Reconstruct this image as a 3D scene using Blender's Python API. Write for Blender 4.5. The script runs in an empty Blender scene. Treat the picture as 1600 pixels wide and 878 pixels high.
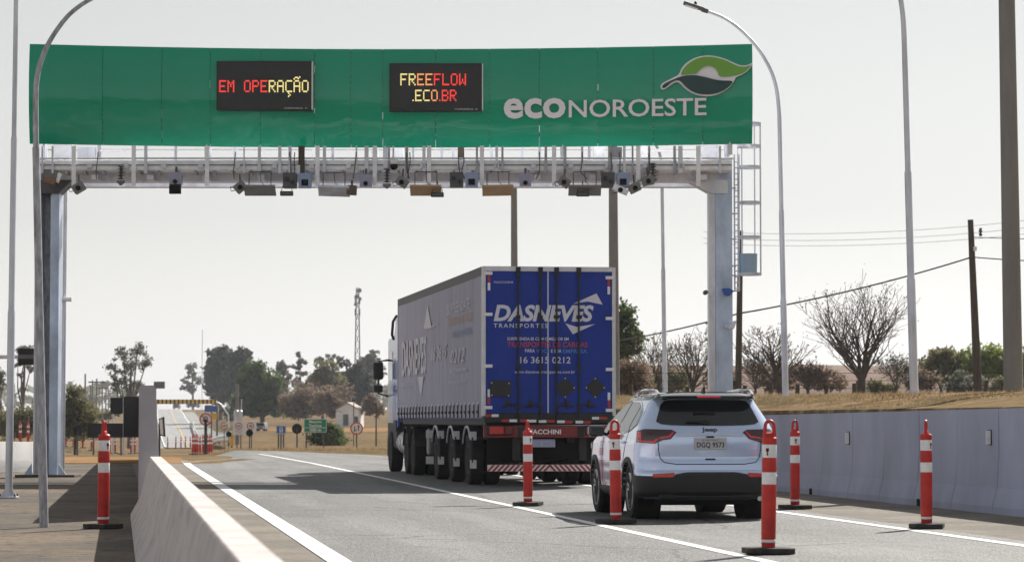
import bpy, bmesh, math, random
from mathutils import Vector, Matrix, noise
random.seed(7)
R = math.radians
scene = bpy.context.scene
COL = scene.collection

# ------------------------------------------------------------------ camera, sky, sun, exposure
FPX = 4400.0                      # focal length in pixels of the 1600 wide photograph
CAMH = 1.28
PSI = math.atan(613.0 / FPX)      # camera looks a little to the right of the road direction (+Y)
THETA = math.atan(218.0 / FPX)    # and slightly upwards
cd = bpy.data.cameras.new('camera')
cam = bpy.data.objects.new('camera', cd)
COL.objects.link(cam)
cam.location = (0, 0, CAMH)
cam.rotation_euler = (math.pi / 2 + THETA, 0, -PSI)
cd.sensor_width = 36
cd.lens = 36 * FPX / 1600
cd.clip_start = 0.1
cd.clip_end = 9000
cd.dof.use_dof = True
cd.dof.focus_distance = 42
cd.dof.aperture_fstop = 5.0
scene.camera = cam
SUN_DIR = Vector((0.77, 1.05, 1.0)).normalized()     # towards the sun: ahead and to the right
SUN_EL = math.asin(SUN_DIR.z)
SUN_AZ = math.atan2(SUN_DIR.x, SUN_DIR.y)
w = bpy.data.worlds.new('World')
scene.world = w
w.use_nodes = True
nt = w.node_tree
bg = nt.nodes['Background']
sky = nt.nodes.new('ShaderNodeTexSky')
sky.sky_type = 'NISHITA'
sky.sun_disc = False
sky.sun_elevation = SUN_EL
sky.sun_rotation = SUN_AZ
sky.air_density = 2.0
sky.dust_density = 0.35
sky.ozone_density = 4.0
sky.altitude = 600
hsv = nt.nodes.new('ShaderNodeHueSaturation')
hsv.inputs['Saturation'].default_value = 0.10
nt.links.new(sky.outputs[0], hsv.inputs['Color'])
nt.links.new(hsv.outputs[0], bg.inputs['Color'])
bg.inputs['Strength'].default_value = 0.058
sd = bpy.data.lights.new('sun', 'SUN')
sd.energy = 4.5
sd.angle = R(0.53)
sd.color = (1.0, 0.95, 0.87)
sun = bpy.data.objects.new('sun', sd)
COL.objects.link(sun)
sun.location = (40, 60, 60)
sun.rotation_euler = (-SUN_DIR).to_track_quat('-Z', 'Y').to_euler()
vs = scene.view_settings
vs.view_transform = 'Standard'
vs.look = 'None'
vs.exposure = 0.70
vs.gamma = 1
vs.use_curve_mapping = False

# ------------------------------------------------------------------ helpers
CP, SP = math.cos(PSI), math.sin(PSI)
def at(px, d, z=0.0):
    """world point at horizontal depth d on the vertical plane through photo column px"""
    xc = (px - 800) * d / FPX
    return Vector((xc * CP + d * SP, -xc * SP + d * CP, z))
def zpx(py, d):
    return CAMH + (657 - py) * d / FPX
def gnd(px, py):
    return at(px, CAMH * FPX / (py - 657))
def sstep(a, b, x):
    t = min(1, max(0, (x - a) / (b - a)))
    return t * t * (3 - 2 * t)
def lerp_k(k, x):
    if x <= k[0][0]: return k[0][1]
    for (a, va), (b, vb) in zip(k, k[1:]):
        if x <= b:
            return va + (vb - va) * (x - a) / (b - a)
    return k[-1][1]
KL = [(-400, 0), (85, 0), (115, -.2), (150, -.55), (200, -1.1), (293, -1.6), (400, -2.6), (450, -2.2), (560, -.9), (700, 1.6), (850, 4.6), (1000, 5.0), (1600, 0)]
KR = [(-400, 0), (122, 0), (180, -.7), (260, -.5), (400, .4), (550, 1.6), (850, 4.6), (1000, 5.0), (1600, 0)]
WALLX = 12.0
def H(x, y):
    """height of the ground"""
    l = lerp_k(KL, y); r = lerp_k(KR, y)
    a = x / max(y, 60)
    hgt = l + (r - l) * sstep(.030, .042, a)
    if a < 0.0 and y > 200:
        hgt += (lerp_k(KR, y) * 0.9 - l) * sstep(0.0, -.02, a)
    d = math.hypot(x, y)
    b = 1.47 + .35 * sstep(12.2, 16, x) + .008 * max(0, d - 60)
    if d > 350: b -= .006 * (d - 350)
    wt = sstep(WALLX + .05, WALLX + .3, x) * (1 - sstep(78, 112, y) * (1 - sstep(.11, .17, a)))
    return hgt + (b - hgt) * wt
def base(px, d):
    p = at(px, d); p.z = H(p.x, p.y); return p

class MB:
    def __init__(s): s.v = []; s.f = []; s.smooth = False
    def add(s, vs, fs):
        n = len(s.v); s.v += [tuple(v) for v in vs]; s.f += [tuple(n + i for i in f) for f in fs]; return s
    def box(s, c, size, rz=0, rx=0, ry=0):
        x, y, z = (q / 2 for q in size)
        m = Matrix.Rotation(rz, 3, 'Z') @ Matrix.Rotation(ry, 3, 'Y') @ Matrix.Rotation(rx, 3, 'X')
        c = Vector(c)
        vs = [c + m @ Vector(p) for p in ((-x, -y, -z), (x, -y, -z), (x, y, -z), (-x, y, -z), (-x, -y, z), (x, -y, z), (x, y, z), (-x, y, z))]
        return s.add(vs, [(0, 3, 2, 1), (4, 5, 6, 7), (0, 1, 5, 4), (1, 2, 6, 5), (2, 3, 7, 6), (3, 0, 4, 7)])
    def prism(s, poly, vec):
        """polygon of 3D points extruded along vec"""
        vec = Vector(vec); n = len(poly)
        vs = [Vector(p) for p in poly] + [Vector(p) + vec for p in poly]
        fs = [tuple(range(n - 1, -1, -1)), tuple(range(n, 2 * n))] + [(i, (i + 1) % n, n + (i + 1) % n, n + i) for i in range(n)]
        return s.add(vs, fs)
    def tube(s, pts, r, n=8, cap=True):
        pts = [Vector(p) for p in pts]
        if not hasattr(r, '__len__'): r = [r] * len(pts)
        rings = []; up = None
        for i, p in enumerate(pts):
            t = (pts[min(i + 1, len(pts) - 1)] - pts[max(i - 1, 0)]).normalized()
            if up is None:
                up = Vector((1, 0, 0)) if abs(t.x) < .8 else Vector((0, 1, 0))
            a = t.cross(up).normalized(); b = a.cross(t).normalized(); up = b
            rings.append([p + (a * math.cos(2 * math.pi * k / n) + b * math.sin(2 * math.pi * k / n)) * r[i] for k in range(n)])
        vs = [v for q in rings for v in q]
        fs = []
        for i in range(len(pts) - 1):
            for k in range(n):
                fs.append((i * n + k, i * n + (k + 1) % n, (i + 1) * n + (k + 1) % n, (i + 1) * n + k))
        if cap:
            fs.append(tuple(range(n - 1, -1, -1))); fs.append(tuple((len(pts) - 1) * n + k for k in range(n)))
        s.smooth = True
        return s.add(vs, fs)
    def lathe(s, prof, n=20, c=(0, 0, 0), axis='z', cap=True):
        c = Vector(c); vs = []
        for r, h in prof:
            for k in range(n):
                a = 2 * math.pi * k / n
                p = (r * math.cos(a), r * math.sin(a), h)
                if axis == 'x': p = (h, p[0], p[1])
                elif axis == 'y': p = (p[1], h, p[0])
                vs.append(c + Vector(p))
        fs = []
        for i in range(len(prof) - 1):
            for k in range(n):
                fs.append((i * n + k, i * n + (k + 1) % n, (i + 1) * n + (k + 1) % n, (i + 1) * n + k))
        if cap:
            fs.append(tuple(range(n - 1, -1, -1))); fs.append(tuple((len(prof) - 1) * n + k for k in range(n)))
        s.smooth = True
        return s.add(vs, fs)
    def build(s, name, m, parent=None, loc=None, bevel=0, smooth=None, rz=0, seg=2):
        me = bpy.data.meshes.new(name)
        me.from_pydata(s.v, [], s.f); me.update()
        me.materials.append(m)
        o = bpy.data.objects.new(name, me); COL.objects.link(o)
        if parent: o.parent = parent
        if loc is not None: o.location = loc
        if rz: o.rotation_euler = (0, 0, rz)
        if s.smooth if smooth is None else smooth:
            me.polygons.foreach_set('use_smooth', [True] * len(me.polygons))
            try: me.set_sharp_from_angle(angle=R(38))
            except Exception: pass
        if bevel:
            b = o.modifiers.new('bevel', 'BEVEL'); b.width = bevel; b.segments = seg; b.limit_method = 'ANGLE'; b.angle_limit = R(35)
        return o
def fixn(o):
    bm = bmesh.new(); bm.from_mesh(o.data); bmesh.ops.recalc_face_normals(bm, faces=bm.faces); bm.to_mesh(o.data); bm.free(); return o
def tag(o, label, cat, group=None):
    o['label'] = label; o['category'] = cat
    if group: o['group'] = group
    return o
def thing(name, label, cat, loc=(0, 0, 0), rz=0, group=None):
    o = bpy.data.objects.new(name, None); COL.objects.link(o)
    o.empty_display_size = .2
    o.location = loc; o.rotation_euler = (0, 0, rz)
    return tag(o, label, cat, group)
def struct(o): o['kind'] = 'structure'; return o
def children(o): return [c for c in bpy.data.objects if c.parent == o]
def copy_tree(o, parent=None):
    c = o.copy(); COL.objects.link(c); c.parent = parent
    for ch in list(o.children): copy_tree(ch, c)
    return c
def text_mesh(s, width=None, height=None, bold=0.0, shear=0.0, depth=0.0, space=1.0, align='L'):
    """verts (x,y,z) and faces of a line of lettering with its lower left corner at 0,0"""
    cu = bpy.data.curves.new('lettering', 'FONT'); cu.body = s; cu.size = 1; cu.offset = bold; cu.shear = shear
    cu.extrude = depth / 2; cu.space_character = space; cu.resolution_u = 3
    o = bpy.data.objects.new('lettering', cu)
    me = bpy.data.meshes.new_from_object(o)
    vs = [v.co.copy() for v in me.vertices]; fs = [tuple(p.vertices) for p in me.polygons]
    bpy.data.objects.remove(o); bpy.data.curves.remove(cu); bpy.data.meshes.remove(me)
    x0 = min(v.x for v in vs); x1 = max(v.x for v in vs); y0 = min(v.y for v in vs); y1 = max(v.y for v in vs)
    sx = (width / (x1 - x0)) if width else None
    sy = (height / (y1 - y0)) if height else None
    if sx is None: sx = sy
    if sy is None: sy = sx
    return [Vector(((v.x - x0) * sx, (v.y - y0) * sy, v.z)) for v in vs], fs
def lettering(name, s, x0, x1, z0, z1, m, parent, fn=None, yoff=-.004, **k):
    """lettering facing -Y in the parent's frame, fitted to the box; fn(x,z) gives the y of the surface"""
    vs, fs = text_mesh(s, x1 - x0, z1 - z0, **k)
    out = []
    for v in vs:
        x, z = x0 + v.x, z0 + v.y
        out.append((x, (fn(x, z) if fn else 0) + yoff - v.z, z))
    b = MB(); b.add(out, fs)
    return b.build(name, m, parent, smooth=False)

# ------------------------------------------------------------------ materials
def mat(name, col, rough=.6, metal=0.0, var=0.0, scale=4.0, bump=0.0, bscale=40.0, spec=.5, coat=0.0, col2=None, detail=6, stretch=None, emis=None, estr=0, obj=True, trans=0):
    m = bpy.data.materials.new(name); m.use_nodes = True
    n = m.node_tree.nodes; L = m.node_tree.links; p = n['Principled BSDF']
    p.inputs['Base Color'].default_value = (*col, 1); p.inputs['Roughness'].default_value = rough
    p.inputs['Metallic'].default_value = metal; p.inputs['Specular IOR Level'].default_value = spec
    p.inputs['Coat Weight'].default_value = coat; p.inputs['Coat Roughness'].default_value = .04
    if trans: p.inputs['Transmission Weight'].default_value = trans
    tc = n.new('ShaderNodeTexCoord'); src = tc.outputs['Object']
    if stretch:
        mp = n.new('ShaderNodeMapping'); mp.inputs['Scale'].default_value = stretch
        L.new(src, mp.inputs[0]); src = mp.outputs[0]
    if var or col2:
        t = n.new('ShaderNodeTexNoise'); t.inputs['Scale'].default_value = scale; t.inputs['Detail'].default_value = detail; t.inputs['Roughness'].default_value = .65
        L.new(src, t.inputs['Vector'])
        r = n.new('ShaderNodeValToRGB'); r.color_ramp.elements[0].position = .3; r.color_ramp.elements[1].position = .7
        c2 = col2 or col
        r.color_ramp.elements[0].color = (*[c * (1 - var) for c in col], 1); r.color_ramp.elements[1].color = (*[min(1, c * (1 + var)) for c in c2], 1)
        L.new(t.outputs['Fac'], r.inputs['Fac']); L.new(r.outputs['Color'], p.inputs['Base Color'])
    if bump:
        t2 = n.new('ShaderNodeTexNoise'); t2.inputs['Scale'].default_value = bscale; t2.inputs['Detail'].default_value = 4
        L.new(src, t2.inputs['Vector'])
        b = n.new('ShaderNodeBump'); b.inputs['Strength'].default_value = bump; b.inputs['Distance'].default_value = .02
        L.new(t2.outputs['Fac'], b.inputs['Height']); L.new(b.outputs[0], p.inputs['Normal'])
    if emis:
        p.inputs['Emission Color'].default_value = (*emis, 1); p.inputs['Emission Strength'].default_value = estr
    return m
def leafmat(name, col, var=.45, scale=.35, tr=.45):
    col = tuple(min(.9, c * 1.2) for c in col)
    m = mat(name, col, rough=.75, var=var, scale=scale, spec=.2)
    n = m.node_tree.nodes; L = m.node_tree.links; p = n['Principled BSDF']
    td = n.new('ShaderNodeBsdfTranslucent'); mx = n.new('ShaderNodeMixShader'); mx.inputs[0].default_value = tr
    src = p.inputs['Base Color'].links[0].from_socket
    L.new(src, td.inputs['Color'])
    L.new(p.outputs[0], mx.inputs[1]); L.new(td.outputs[0], mx.inputs[2])
    L.new(mx.outputs[0], n['Material Output'].inputs['Surface'])
    return m
def ground_mat(name, cols, scales, rough=.9, bump=.4, bscale=30, speck=None, spec=.3, ripple=None):
    """several noises laid over each other: cols = base, (colour, lo, hi) per further noise"""
    m = bpy.data.materials.new(name); m.use_nodes = True
    n = m.node_tree.nodes; L = m.node_tree.links; p = n['Principled BSDF']
    p.inputs['Roughness'].default_value = rough; p.inputs['Specular IOR Level'].default_value = spec
    tc = n.new('ShaderNodeTexCoord')
    cur = n.new('ShaderNodeRGB'); cur.outputs[0].default_value = (*cols[0], 1); cur = cur.outputs[0]
    for (c, lo, hi), sc in zip(cols[1:], scales):
        t = n.new('ShaderNodeTexNoise'); t.inputs['Detail'].default_value = 7; t.inputs['Roughness'].default_value = .62
        mp = n.new('ShaderNodeMapping')
        if hasattr(sc, '__len__'): mp.inputs['Scale'].default_value = sc; t.inputs['Scale'].default_value = 1
        else: t.inputs['Scale'].default_value = sc
        mp.inputs['Location'].default_value = (random.uniform(0, 50), random.uniform(0, 50), 0)
        L.new(tc.outputs['Object'], mp.inputs[0]); L.new(mp.outputs[0], t.inputs['Vector'])
        mr = n.new('ShaderNodeMapRange'); mr.inputs['From Min'].default_value = lo; mr.inputs['From Max'].default_value = hi
        L.new(t.outputs['Fac'], mr.inputs[0])
        mx = n.new('ShaderNodeMix'); mx.data_type = 'RGBA'
        L.new(mr.outputs[0], mx.inputs['Factor']); L.new(cur, mx.inputs[6]); mx.inputs[7].default_value = (*c, 1)
        cur = mx.outputs[2]
    L.new(cur, p.inputs['Base Color'])
    if bump:
        t2 = n.new('ShaderNodeTexNoise'); t2.inputs['Scale'].default_value = bscale; t2.inputs['Detail'].default_value = 5
        L.new(tc.outputs['Object'], t2.inputs['Vector'])
        b = n.new('ShaderNodeBump'); b.inputs['Strength'].default_value = bump; b.inputs['Distance'].default_value = .02
        L.new(t2.outputs['Fac'], b.inputs['Height']); L.new(b.outputs[0], p.inputs['Normal'])
    return m

M = {}
M['grass'] = ground_mat('dry_grass', [(.20, .145, .085), ((.115, .09, .05), .42, .6), ((.25, .16, .10), .5, .64), ((.07, .055, .033), .5, .66), ((.33, .26, .16), .5, .66), ((.09, .06, .04), .52, .68)], [.035, .10, .45, 2.2, 9], bump=1, bscale=6, spec=0)
M['sand'] = ground_mat('sandy_earth', [(.28, .165, .08), ((.36, .23, .13), .4, .65), ((.16, .10, .055), .5, .75)], [.4, 3], bump=.6, bscale=12, spec=0)
M['asphalt'] = ground_mat('asphalt', [(.125, .126, .128), ((.19, .19, .19), .46, .6), ((.078, .079, .08), .50, .64), ((.07, .07, .072), .56, .7), ((.36, .36, .35), .53, .62), ((.03, .03, .03), .53, .62)], [(1.1, .05, 1), (.45, .10, 1), (1.8, 1.1, 1), 30, 26], rough=.72, bump=1.0, bscale=48, spec=.4)
M['shoulder'] = ground_mat('gravelly_shoulder', [(.19, .17, .15), ((.26, .235, .20), .42, .62), ((.10, .09, .08), .54, .7), ((.36, .33, .3), .6, .75)], [.7, 9, 40], rough=.85, bump=.9, bscale=45, spec=.1)
M['pavement'] = ground_mat('dusty_asphalt', [(.10, .09, .08), ((.20, .155, .115), .42, .6), ((.06, .052, .045), .5, .66), ((.29, .24, .19), .56, .7)], [.35, 5, 42], rough=.85, bump=.9, bscale=45, spec=.12)
M['line'] = ground_mat('white_road_paint', [(.78, .78, .77), ((.5, .5, .49), .55, .75), ((.3, .3, .3), .66, .8)], [3, 40], rough=.7, bump=.3, bscale=60)
M['yline'] = mat('yellow_road_paint', (.65, .45, .12), .7, var=.15)
M['concrete'] = ground_mat('barrier_concrete', [(.60, .545, .545), ((.68, .63, .61), .42, .6), ((.47, .42, .41), .52, .68), ((.50, .45, .43), .5, .64), ((.36, .33, .31), .64, .74)], [1.2, (1, 1, 5), (7, 7, .8), 11], rough=.85, bump=.4, bscale=30, spec=.2)
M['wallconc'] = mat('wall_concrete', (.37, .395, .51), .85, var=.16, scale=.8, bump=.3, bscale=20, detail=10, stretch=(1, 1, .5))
M['slabconc'] = mat('slab_concrete', (.38, .365, .40), .85, var=.1, scale=2, bump=.3, bscale=25, detail=9)
M['galv'] = mat('galvanised_steel', (.62, .64, .70), .45, .45, var=.25, scale=3, detail=8, stretch=(1, 1, .35))
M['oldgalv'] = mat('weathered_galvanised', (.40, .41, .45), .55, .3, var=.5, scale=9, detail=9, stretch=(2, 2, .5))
M['beamsteel'] = mat('beam_steel', (.74, .76, .86), .5, .25, var=.2, scale=3, detail=8, stretch=(1, 1, .4))
M['galv2'] = mat('galvanised_plate', (.84, .85, .90), .5, .3, var=.15, scale=5, detail=7)
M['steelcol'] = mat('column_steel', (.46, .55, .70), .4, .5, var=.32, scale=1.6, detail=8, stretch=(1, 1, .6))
M['darksteel'] = mat('dark_steel', (.10, .10, .11), .5, .5, var=.2)
M['black'] = mat('black_plastic', (.018, .018, .02), .5)
M['matblack'] = mat('matt_black', (.012, .012, .013), .9, spec=.2)
M['rubber'] = mat('rubber', (.022, .022, .023), .85, var=.3, scale=9, spec=.3)
M['rubberdust'] = mat('dusty_rubber', (.05, .048, .046), .9, var=.3, scale=9, spec=.2)
M['red'] = mat('red_plastic', (.52, .022, .014), .5, var=.28, scale=5, detail=9)
M['redband'] = mat('mark_dark_red', (.20, .012, .015), .5)
M['white'] = mat('white_reflective', (.82, .82, .83), .4, var=.14, scale=9, detail=9)
M['whitepaint'] = mat('white_paint', (.78, .78, .78), .4, var=.05)
M['letter'] = mat('letter_white', (.92, .89, .97), .4)
M['poleconc'] = mat('pole_concrete', (.23, .22, .21), .85, var=.15, scale=3, stretch=(1, 1, .2))
M['wood'] = mat('weathered_wood', (.085, .065, .05), .9, var=.35, scale=4, stretch=(6, 6, .4))
M['cable'] = mat('cable', (.03, .03, .03), .6)
M['bark'] = mat('bark', (.085, .068, .055), .95, var=.3, scale=3)
M['barepale'] = mat('pale_bark', (.13, .10, .08), .95, var=.3, scale=3)
M['yellow'] = mat('yellow_paint', (.72, .42, .03), .5)
M['blue'] = mat('sign_blue', (.01, .12, .42), .5)
M['signgreen'] = mat('sign_green', (.0, .22, .12), .5)
M['signwhite'] = mat('sign_white', (.75, .72, .72), .5)
M['signred'] = mat('sign_red', (.5, .03, .04), .5)
M['leafdark'] = leafmat('foliage_dark', (.075, .085, .07))
M['leafgreen'] = leafmat('foliage_green', (.085, .12, .04))
M['leaflight'] = leafmat('foliage_light', (.20, .24, .06))
M['leafolive'] = leafmat('foliage_olive', (.16, .15, .075))
M['leafbrown'] = leafmat('foliage_brown', (.21, .155, .115))
M['leafgrey'] = leafmat('foliage_grey', (.15, .155, .125))
M['plasticwhite'] = leafmat('white_plastic', (.85, .85, .85), .04, 2, .6)
# fine cracks in the asphalt
_n = M['asphalt'].node_tree.nodes; _L = M['asphalt'].node_tree.links; _p = _n['Principled BSDF']
_src = _p.inputs['Base Color'].links[0].from_socket
_tc = _n.new('ShaderNodeTexCoord'); _nz = _n.new('ShaderNodeTexNoise'); _nz.inputs['Scale'].default_value = 1.3; _nz.inputs['Detail'].default_value = 5
_mx = _n.new('ShaderNodeMix'); _mx.data_type = 'VECTOR'; _mx.inputs['Factor'].default_value = .3
_L.new(_tc.outputs['Object'], _nz.inputs['Vector']); _L.new(_tc.outputs['Object'], _mx.inputs[4]); _L.new(_nz.outputs['Color'], _mx.inputs[5])
_v = _n.new('ShaderNodeTexVoronoi'); _v.feature = 'DISTANCE_TO_EDGE'; _v.inputs['Scale'].default_value = .23
_L.new(_mx.outputs[1], _v.inputs['Vector'])
_r = _n.new('ShaderNodeMapRange'); _r.inputs['From Min'].default_value = .0015; _r.inputs['From Max'].default_value = .006; _r.inputs['To Min'].default_value = .7; _r.inputs['To Max'].default_value = 0
_L.new(_v.outputs['Distance'], _r.inputs[0])
_c = _n.new('ShaderNodeMix'); _c.data_type = 'RGBA'; _L.new(_r.outputs[0], _c.inputs['Factor']); _L.new(_src, _c.inputs[6]); _c.inputs[7].default_value = (.03, .03, .03, 1)
_L.new(_c.outputs[2], _p.inputs['Base Color'])
# ------------------------------------------------------------------ ground, road, pavements
def axis(dense0, dense1, step, lo, hi, grow=1.35):
    a = [dense0 + i * step for i in range(int((dense1 - dense0) / step) + 1)]
    s = step; x = a[0]; pre = []
    while x > lo: s *= grow; x -= s; pre.append(x)
    s = step; x = a[-1]; post = []
    while x < hi: s *= grow; x += s; post.append(x)
    return pre[::-1] + a + post
XS = sorted(axis(-40, 90, 2, -1800, 2600) + [12.06, 12.3, 13.2, 0.9])
YS = axis(-10, 200, 5, -900, 200) [:-1] + axis(200, 1000, 20, 190, 3000)[1:]
YS = sorted(set(round(y, 2) for y in YS))
vs = [(x, y, H(x, y)) for y in YS for x in XS]
nx = len(XS)
fs = [(j * nx + i, j * nx + i + 1, (j + 1) * nx + i + 1, (j + 1) * nx + i) for j in range(len(YS) - 1) for i in range(nx - 1)]
o = MB().add(vs, fs).build('ground', M['grass'], smooth=True)
struct(o)
def sheet(name, rows, m, dz, nseg=8):
    """rows of (y, x0, x1) laid dz above the ground"""
    out = []
    full = []
    for (ya, a0, a1), (yb, b0, b1) in zip(rows, rows[1:]):
        k = max(1, int(abs(yb - ya) / 4))
        for i in range(k):
            t = i / k; full.append((ya + (yb - ya) * t, a0 + (b0 - a0) * t, a1 + (b1 - a1) * t))
    full.append(rows[-1])
    for y, x0, x1 in full:
        for i in range(nseg + 1):
            x = x0 + (x1 - x0) * i / nseg
            out.append((x, y, H(x, y) + dz))
    n = nseg + 1
    f = [(j * n + i, j * n + i + 1, (j + 1) * n + i + 1, (j + 1) * n + i) for j in range(len(full) - 1) for i in range(nseg)]
    return struct(MB().add(out, f).build(name, m, smooth=True))
# main carriageway; its far end swings away to the left over the crest
def gx_(px, py):
    p = gnd(px, py); return p.x, p.y
rows = [(-30, .5, 9.5), (90, .5, 9.6), (96, 2.0, 9.7), (104, 2.6, 9.5), (112, 3.4, 8.0), (119, 4.1, 6.6), (124, 4.8, 5.6)]
sheet('road', rows, M['asphalt'], .004)
sheet('gravel_shoulder', [(-30, 9.0, 12.0), (80, 9.0, 12.0), (100, 9.3, 10.6)], M['shoulder'], .002)
sheet('left_shoulder', [(-30, .4, 1.85), (92, .4, 1.85), (97, 1.2, 2.15)], M['shoulder'], .008)
sheet('left_pavement', [(-30, -14, .45), (70, -14, .45), (84, -12, .9), (88, -9, .9)], M['pavement'], .004)
sheet('sand_strip', [(86, -9, 2.4), (97, -9, 2.9), (112, -9, 3.6), (117, -6, 3.8)], M['sand'], .012)
sheet('verge_earth', [(330, 20, 30), (352, 18, 38), (380, 22, 42)], M['sand'], .03)
# road markings
def strip(name, pts, wd, m=None, dz=.009):
    rows = []
    pts = [Vector((p[0], p[1], 0)) for p in pts]
    v = []; n = len(pts)
    for i, p in enumerate(pts):
        t = (pts[min(i + 1, n - 1)] - pts[max(0, i - 1)]).normalized(); s = Vector((t.y, -t.x, 0)) * wd / 2
        for q in (p - s, p + s): v.append((q.x, q.y, H(q.x, q.y) + dz))
    return struct(MB().add(v, [(2 * i, 2 * i + 1, 2 * i + 3, 2 * i + 2) for i in range(n - 1)]).build(name, m or M['line'], smooth=False))
def subdiv(pts, step=4):
    out = []
    for a, b in zip(pts, pts[1:]):
        k = max(1, int(math.hypot(b[0] - a[0], b[1] - a[1]) / step))
        out += [(a[0] + (b[0] - a[0]) * i / k, a[1] + (b[1] - a[1]) * i / k) for i in range(k)]
    return out + [pts[-1]]
strip('edge_line', subdiv([(1.98, -20), (1.98, 80), (2.05, 90), (2.2, 96), (2.45, 99), (2.9, 101.5), (3.6, 104)]), .22, dz=.012)
strip('lane_line', subdiv([(5.83, -20), (5.83, 60), (5.75, 85), (5.45, 103), (5.3, 108)]), .14)
strip('right_edge_line', subdiv([(9.16, -20), (9.16, 70), (9.2, 96)]), .16)

# the old road climbing the far hill
def farrow(d, p0, p1): return (base(p0, d), base(p1, d))
def far_strip(name, rows, m, dz):
    v = []
    for d, p0, p1 in rows:
        for k in range(5):
            q = base(p0 + (p1 - p0) * k / 4, d); v.append((q.x, q.y, q.z + dz))
    return struct(MB().add(v, [(j * 5 + i, j * 5 + i + 1, j * 5 + i + 6, j * 5 + i + 5) for j in range(len(rows) - 1) for i in range(4)]).build(name, m, smooth=True))
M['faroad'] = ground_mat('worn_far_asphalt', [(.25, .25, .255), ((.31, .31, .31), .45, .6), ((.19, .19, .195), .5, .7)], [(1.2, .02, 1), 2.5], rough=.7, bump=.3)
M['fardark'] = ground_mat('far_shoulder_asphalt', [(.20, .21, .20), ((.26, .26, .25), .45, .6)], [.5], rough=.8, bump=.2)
def frows(e):
    ks = [(330, 262, 330), (400, 258, 322), (450, 254.5, 316), (500, 252, 311), (560, 250, 306), (620, 248, 299), (700, 246.5, 292), (780, 246, 287), (850, 246, 283), (900, 246, 281)]
    return [(d, a + e[0] * 560 / d, b + e[1] * 560 / d) for d, a, b in ks]
far_strip('hill_road_shoulder', frows((-8, 26)), M['fardark'], .03)
far_strip('hill_road', frows((0, 0)), M['faroad'], .10)
far_strip('hill_edge_line', [(d, b - 2 * 560 / d, b - .2 * 560 / d) for d, a, b in frows((0, 0))], M['line'], .16)
far_strip('hill_left_line', [(d, a, a + 1.4 * 560 / d) for d, a, b in frows((0, 0))], M['line'], .16)
far_strip('hill_centre_line', [(d, a + (b - a) * .56, a + (b - a) * .56 + 1.3 * 560 / d) for d, a, b in frows((0, 0))], M['yline'], .16)

# ------------------------------------------------------------------ concrete barriers and walls
def nj(y0, y1, x0, name, label, m, hgt=.81, tw=.18):
    prof = [(-.32, 0), (-.32, .06), (-.20, .28), (-tw / 2, hgt - .02), (-tw / 2 + .02, hgt), (tw / 2 - .02, hgt), (tw / 2, hgt - .02), (.20, .28), (.32, .06), (.32, 0)]
    n = max(2, int((y1 - y0) / 1.0)); v = []; k = len(prof)
    for j in range(n + 1):
        y = y0 + (y1 - y0) * j / n
        for x, z in prof: v.append((x0 + x, y, z + .0))
    f = [(j * k + i, (j + 1) * k + i, (j + 1) * k + (i + 1) % k, j * k + (i + 1) % k) for j in range(n) for i in range(k)]
    f += [tuple(range(k)), tuple(n * k + i for i in range(k - 1, -1, -1))]
    b = MB(); b.add(v, f); b.smooth = True
    o = fixn(b.build(name, m)); 
    return tag(o, label, 'barrier')
nj(-6.0, 16.74, .475, 'concrete_barrier', 'pale concrete safety barrier piece nearest the camera, cut by the bottom edge of the picture', M['concrete'])
nj(16.78, 37.3, .475, 'concrete_barrier', 'pale concrete safety barrier piece running from the joint up to the tall grey slab', M['concrete'])
# tall slab behind the barrier's end
wv = []; ys = [37.5, 45, 55, 65, 75, 85, 100]
for y in ys:
    e = (y - 37.5) * .0085
    for x, z in ((.255, -.05), (.575, -.05), (.47, 1.72), (.455, 1.745), (.27, 1.745), (.255, 1.72)): wv.append((x + e, y, z + H(x, y)))
f = [(j * 6 + i, (j + 1) * 6 + i, (j + 1) * 6 + (i + 1) % 6, j * 6 + (i + 1) % 6) for j in range(len(ys) - 1) for i in range(6)]
f += [tuple(range(6)), tuple((len(ys) - 1) * 6 + i for i in range(5, -1, -1))]
o = fixn(MB().add(wv, f).build('concrete_wall', M['slabconc'])); tag(o, 'tall grey concrete wall end standing upright where the low barrier stops', 'wall')

# retaining wall on the right, with panels and reflectors
wall = thing('retaining_wall', 'long blue grey concrete retaining wall with panel joints along the right shoulder', 'wall', (0, 0, 0))
b = MB()
def wtop(y): return 1.45 + (37 - max(y, 25)) * .0045 if y < 60 else 1.345
yk = [-19 + 1.95 * i for i in range(61)]
for j, (y0, y1) in enumerate(zip(yk, yk[1:])):
    dx = .0 if j % 2 else .003
    z0, z1 = wtop(y0), wtop(y1)
    prof0 = [(WALLX - .10, -.02), (WALLX - .10, .10), (WALLX - .03, .36), (WALLX + dx, .80), (WALLX + dx, z0), (WALLX + .24, z0), (WALLX + .24, -.02)]
    prof1 = [(x, z1 if z == z0 else z) for x, z in prof0]
    v = [(x, y0 + .010, z) for x, z in prof0] + [(x, y1 - .010, z) for x, z in prof1]
    k = 7
    b.add(v, [(i, k + i, k + (i + 1) % k, (i + 1) % k) for i in range(k)] + [tuple(range(k)), tuple(range(2 * k - 1, k - 1, -1))])
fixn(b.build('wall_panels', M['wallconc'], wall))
b = MB(); b.box((WALLX + .12, 40.4, .6), (.16, 118.6, 1.15)); b.build('joint_core', M['darksteel'], wall)
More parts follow.
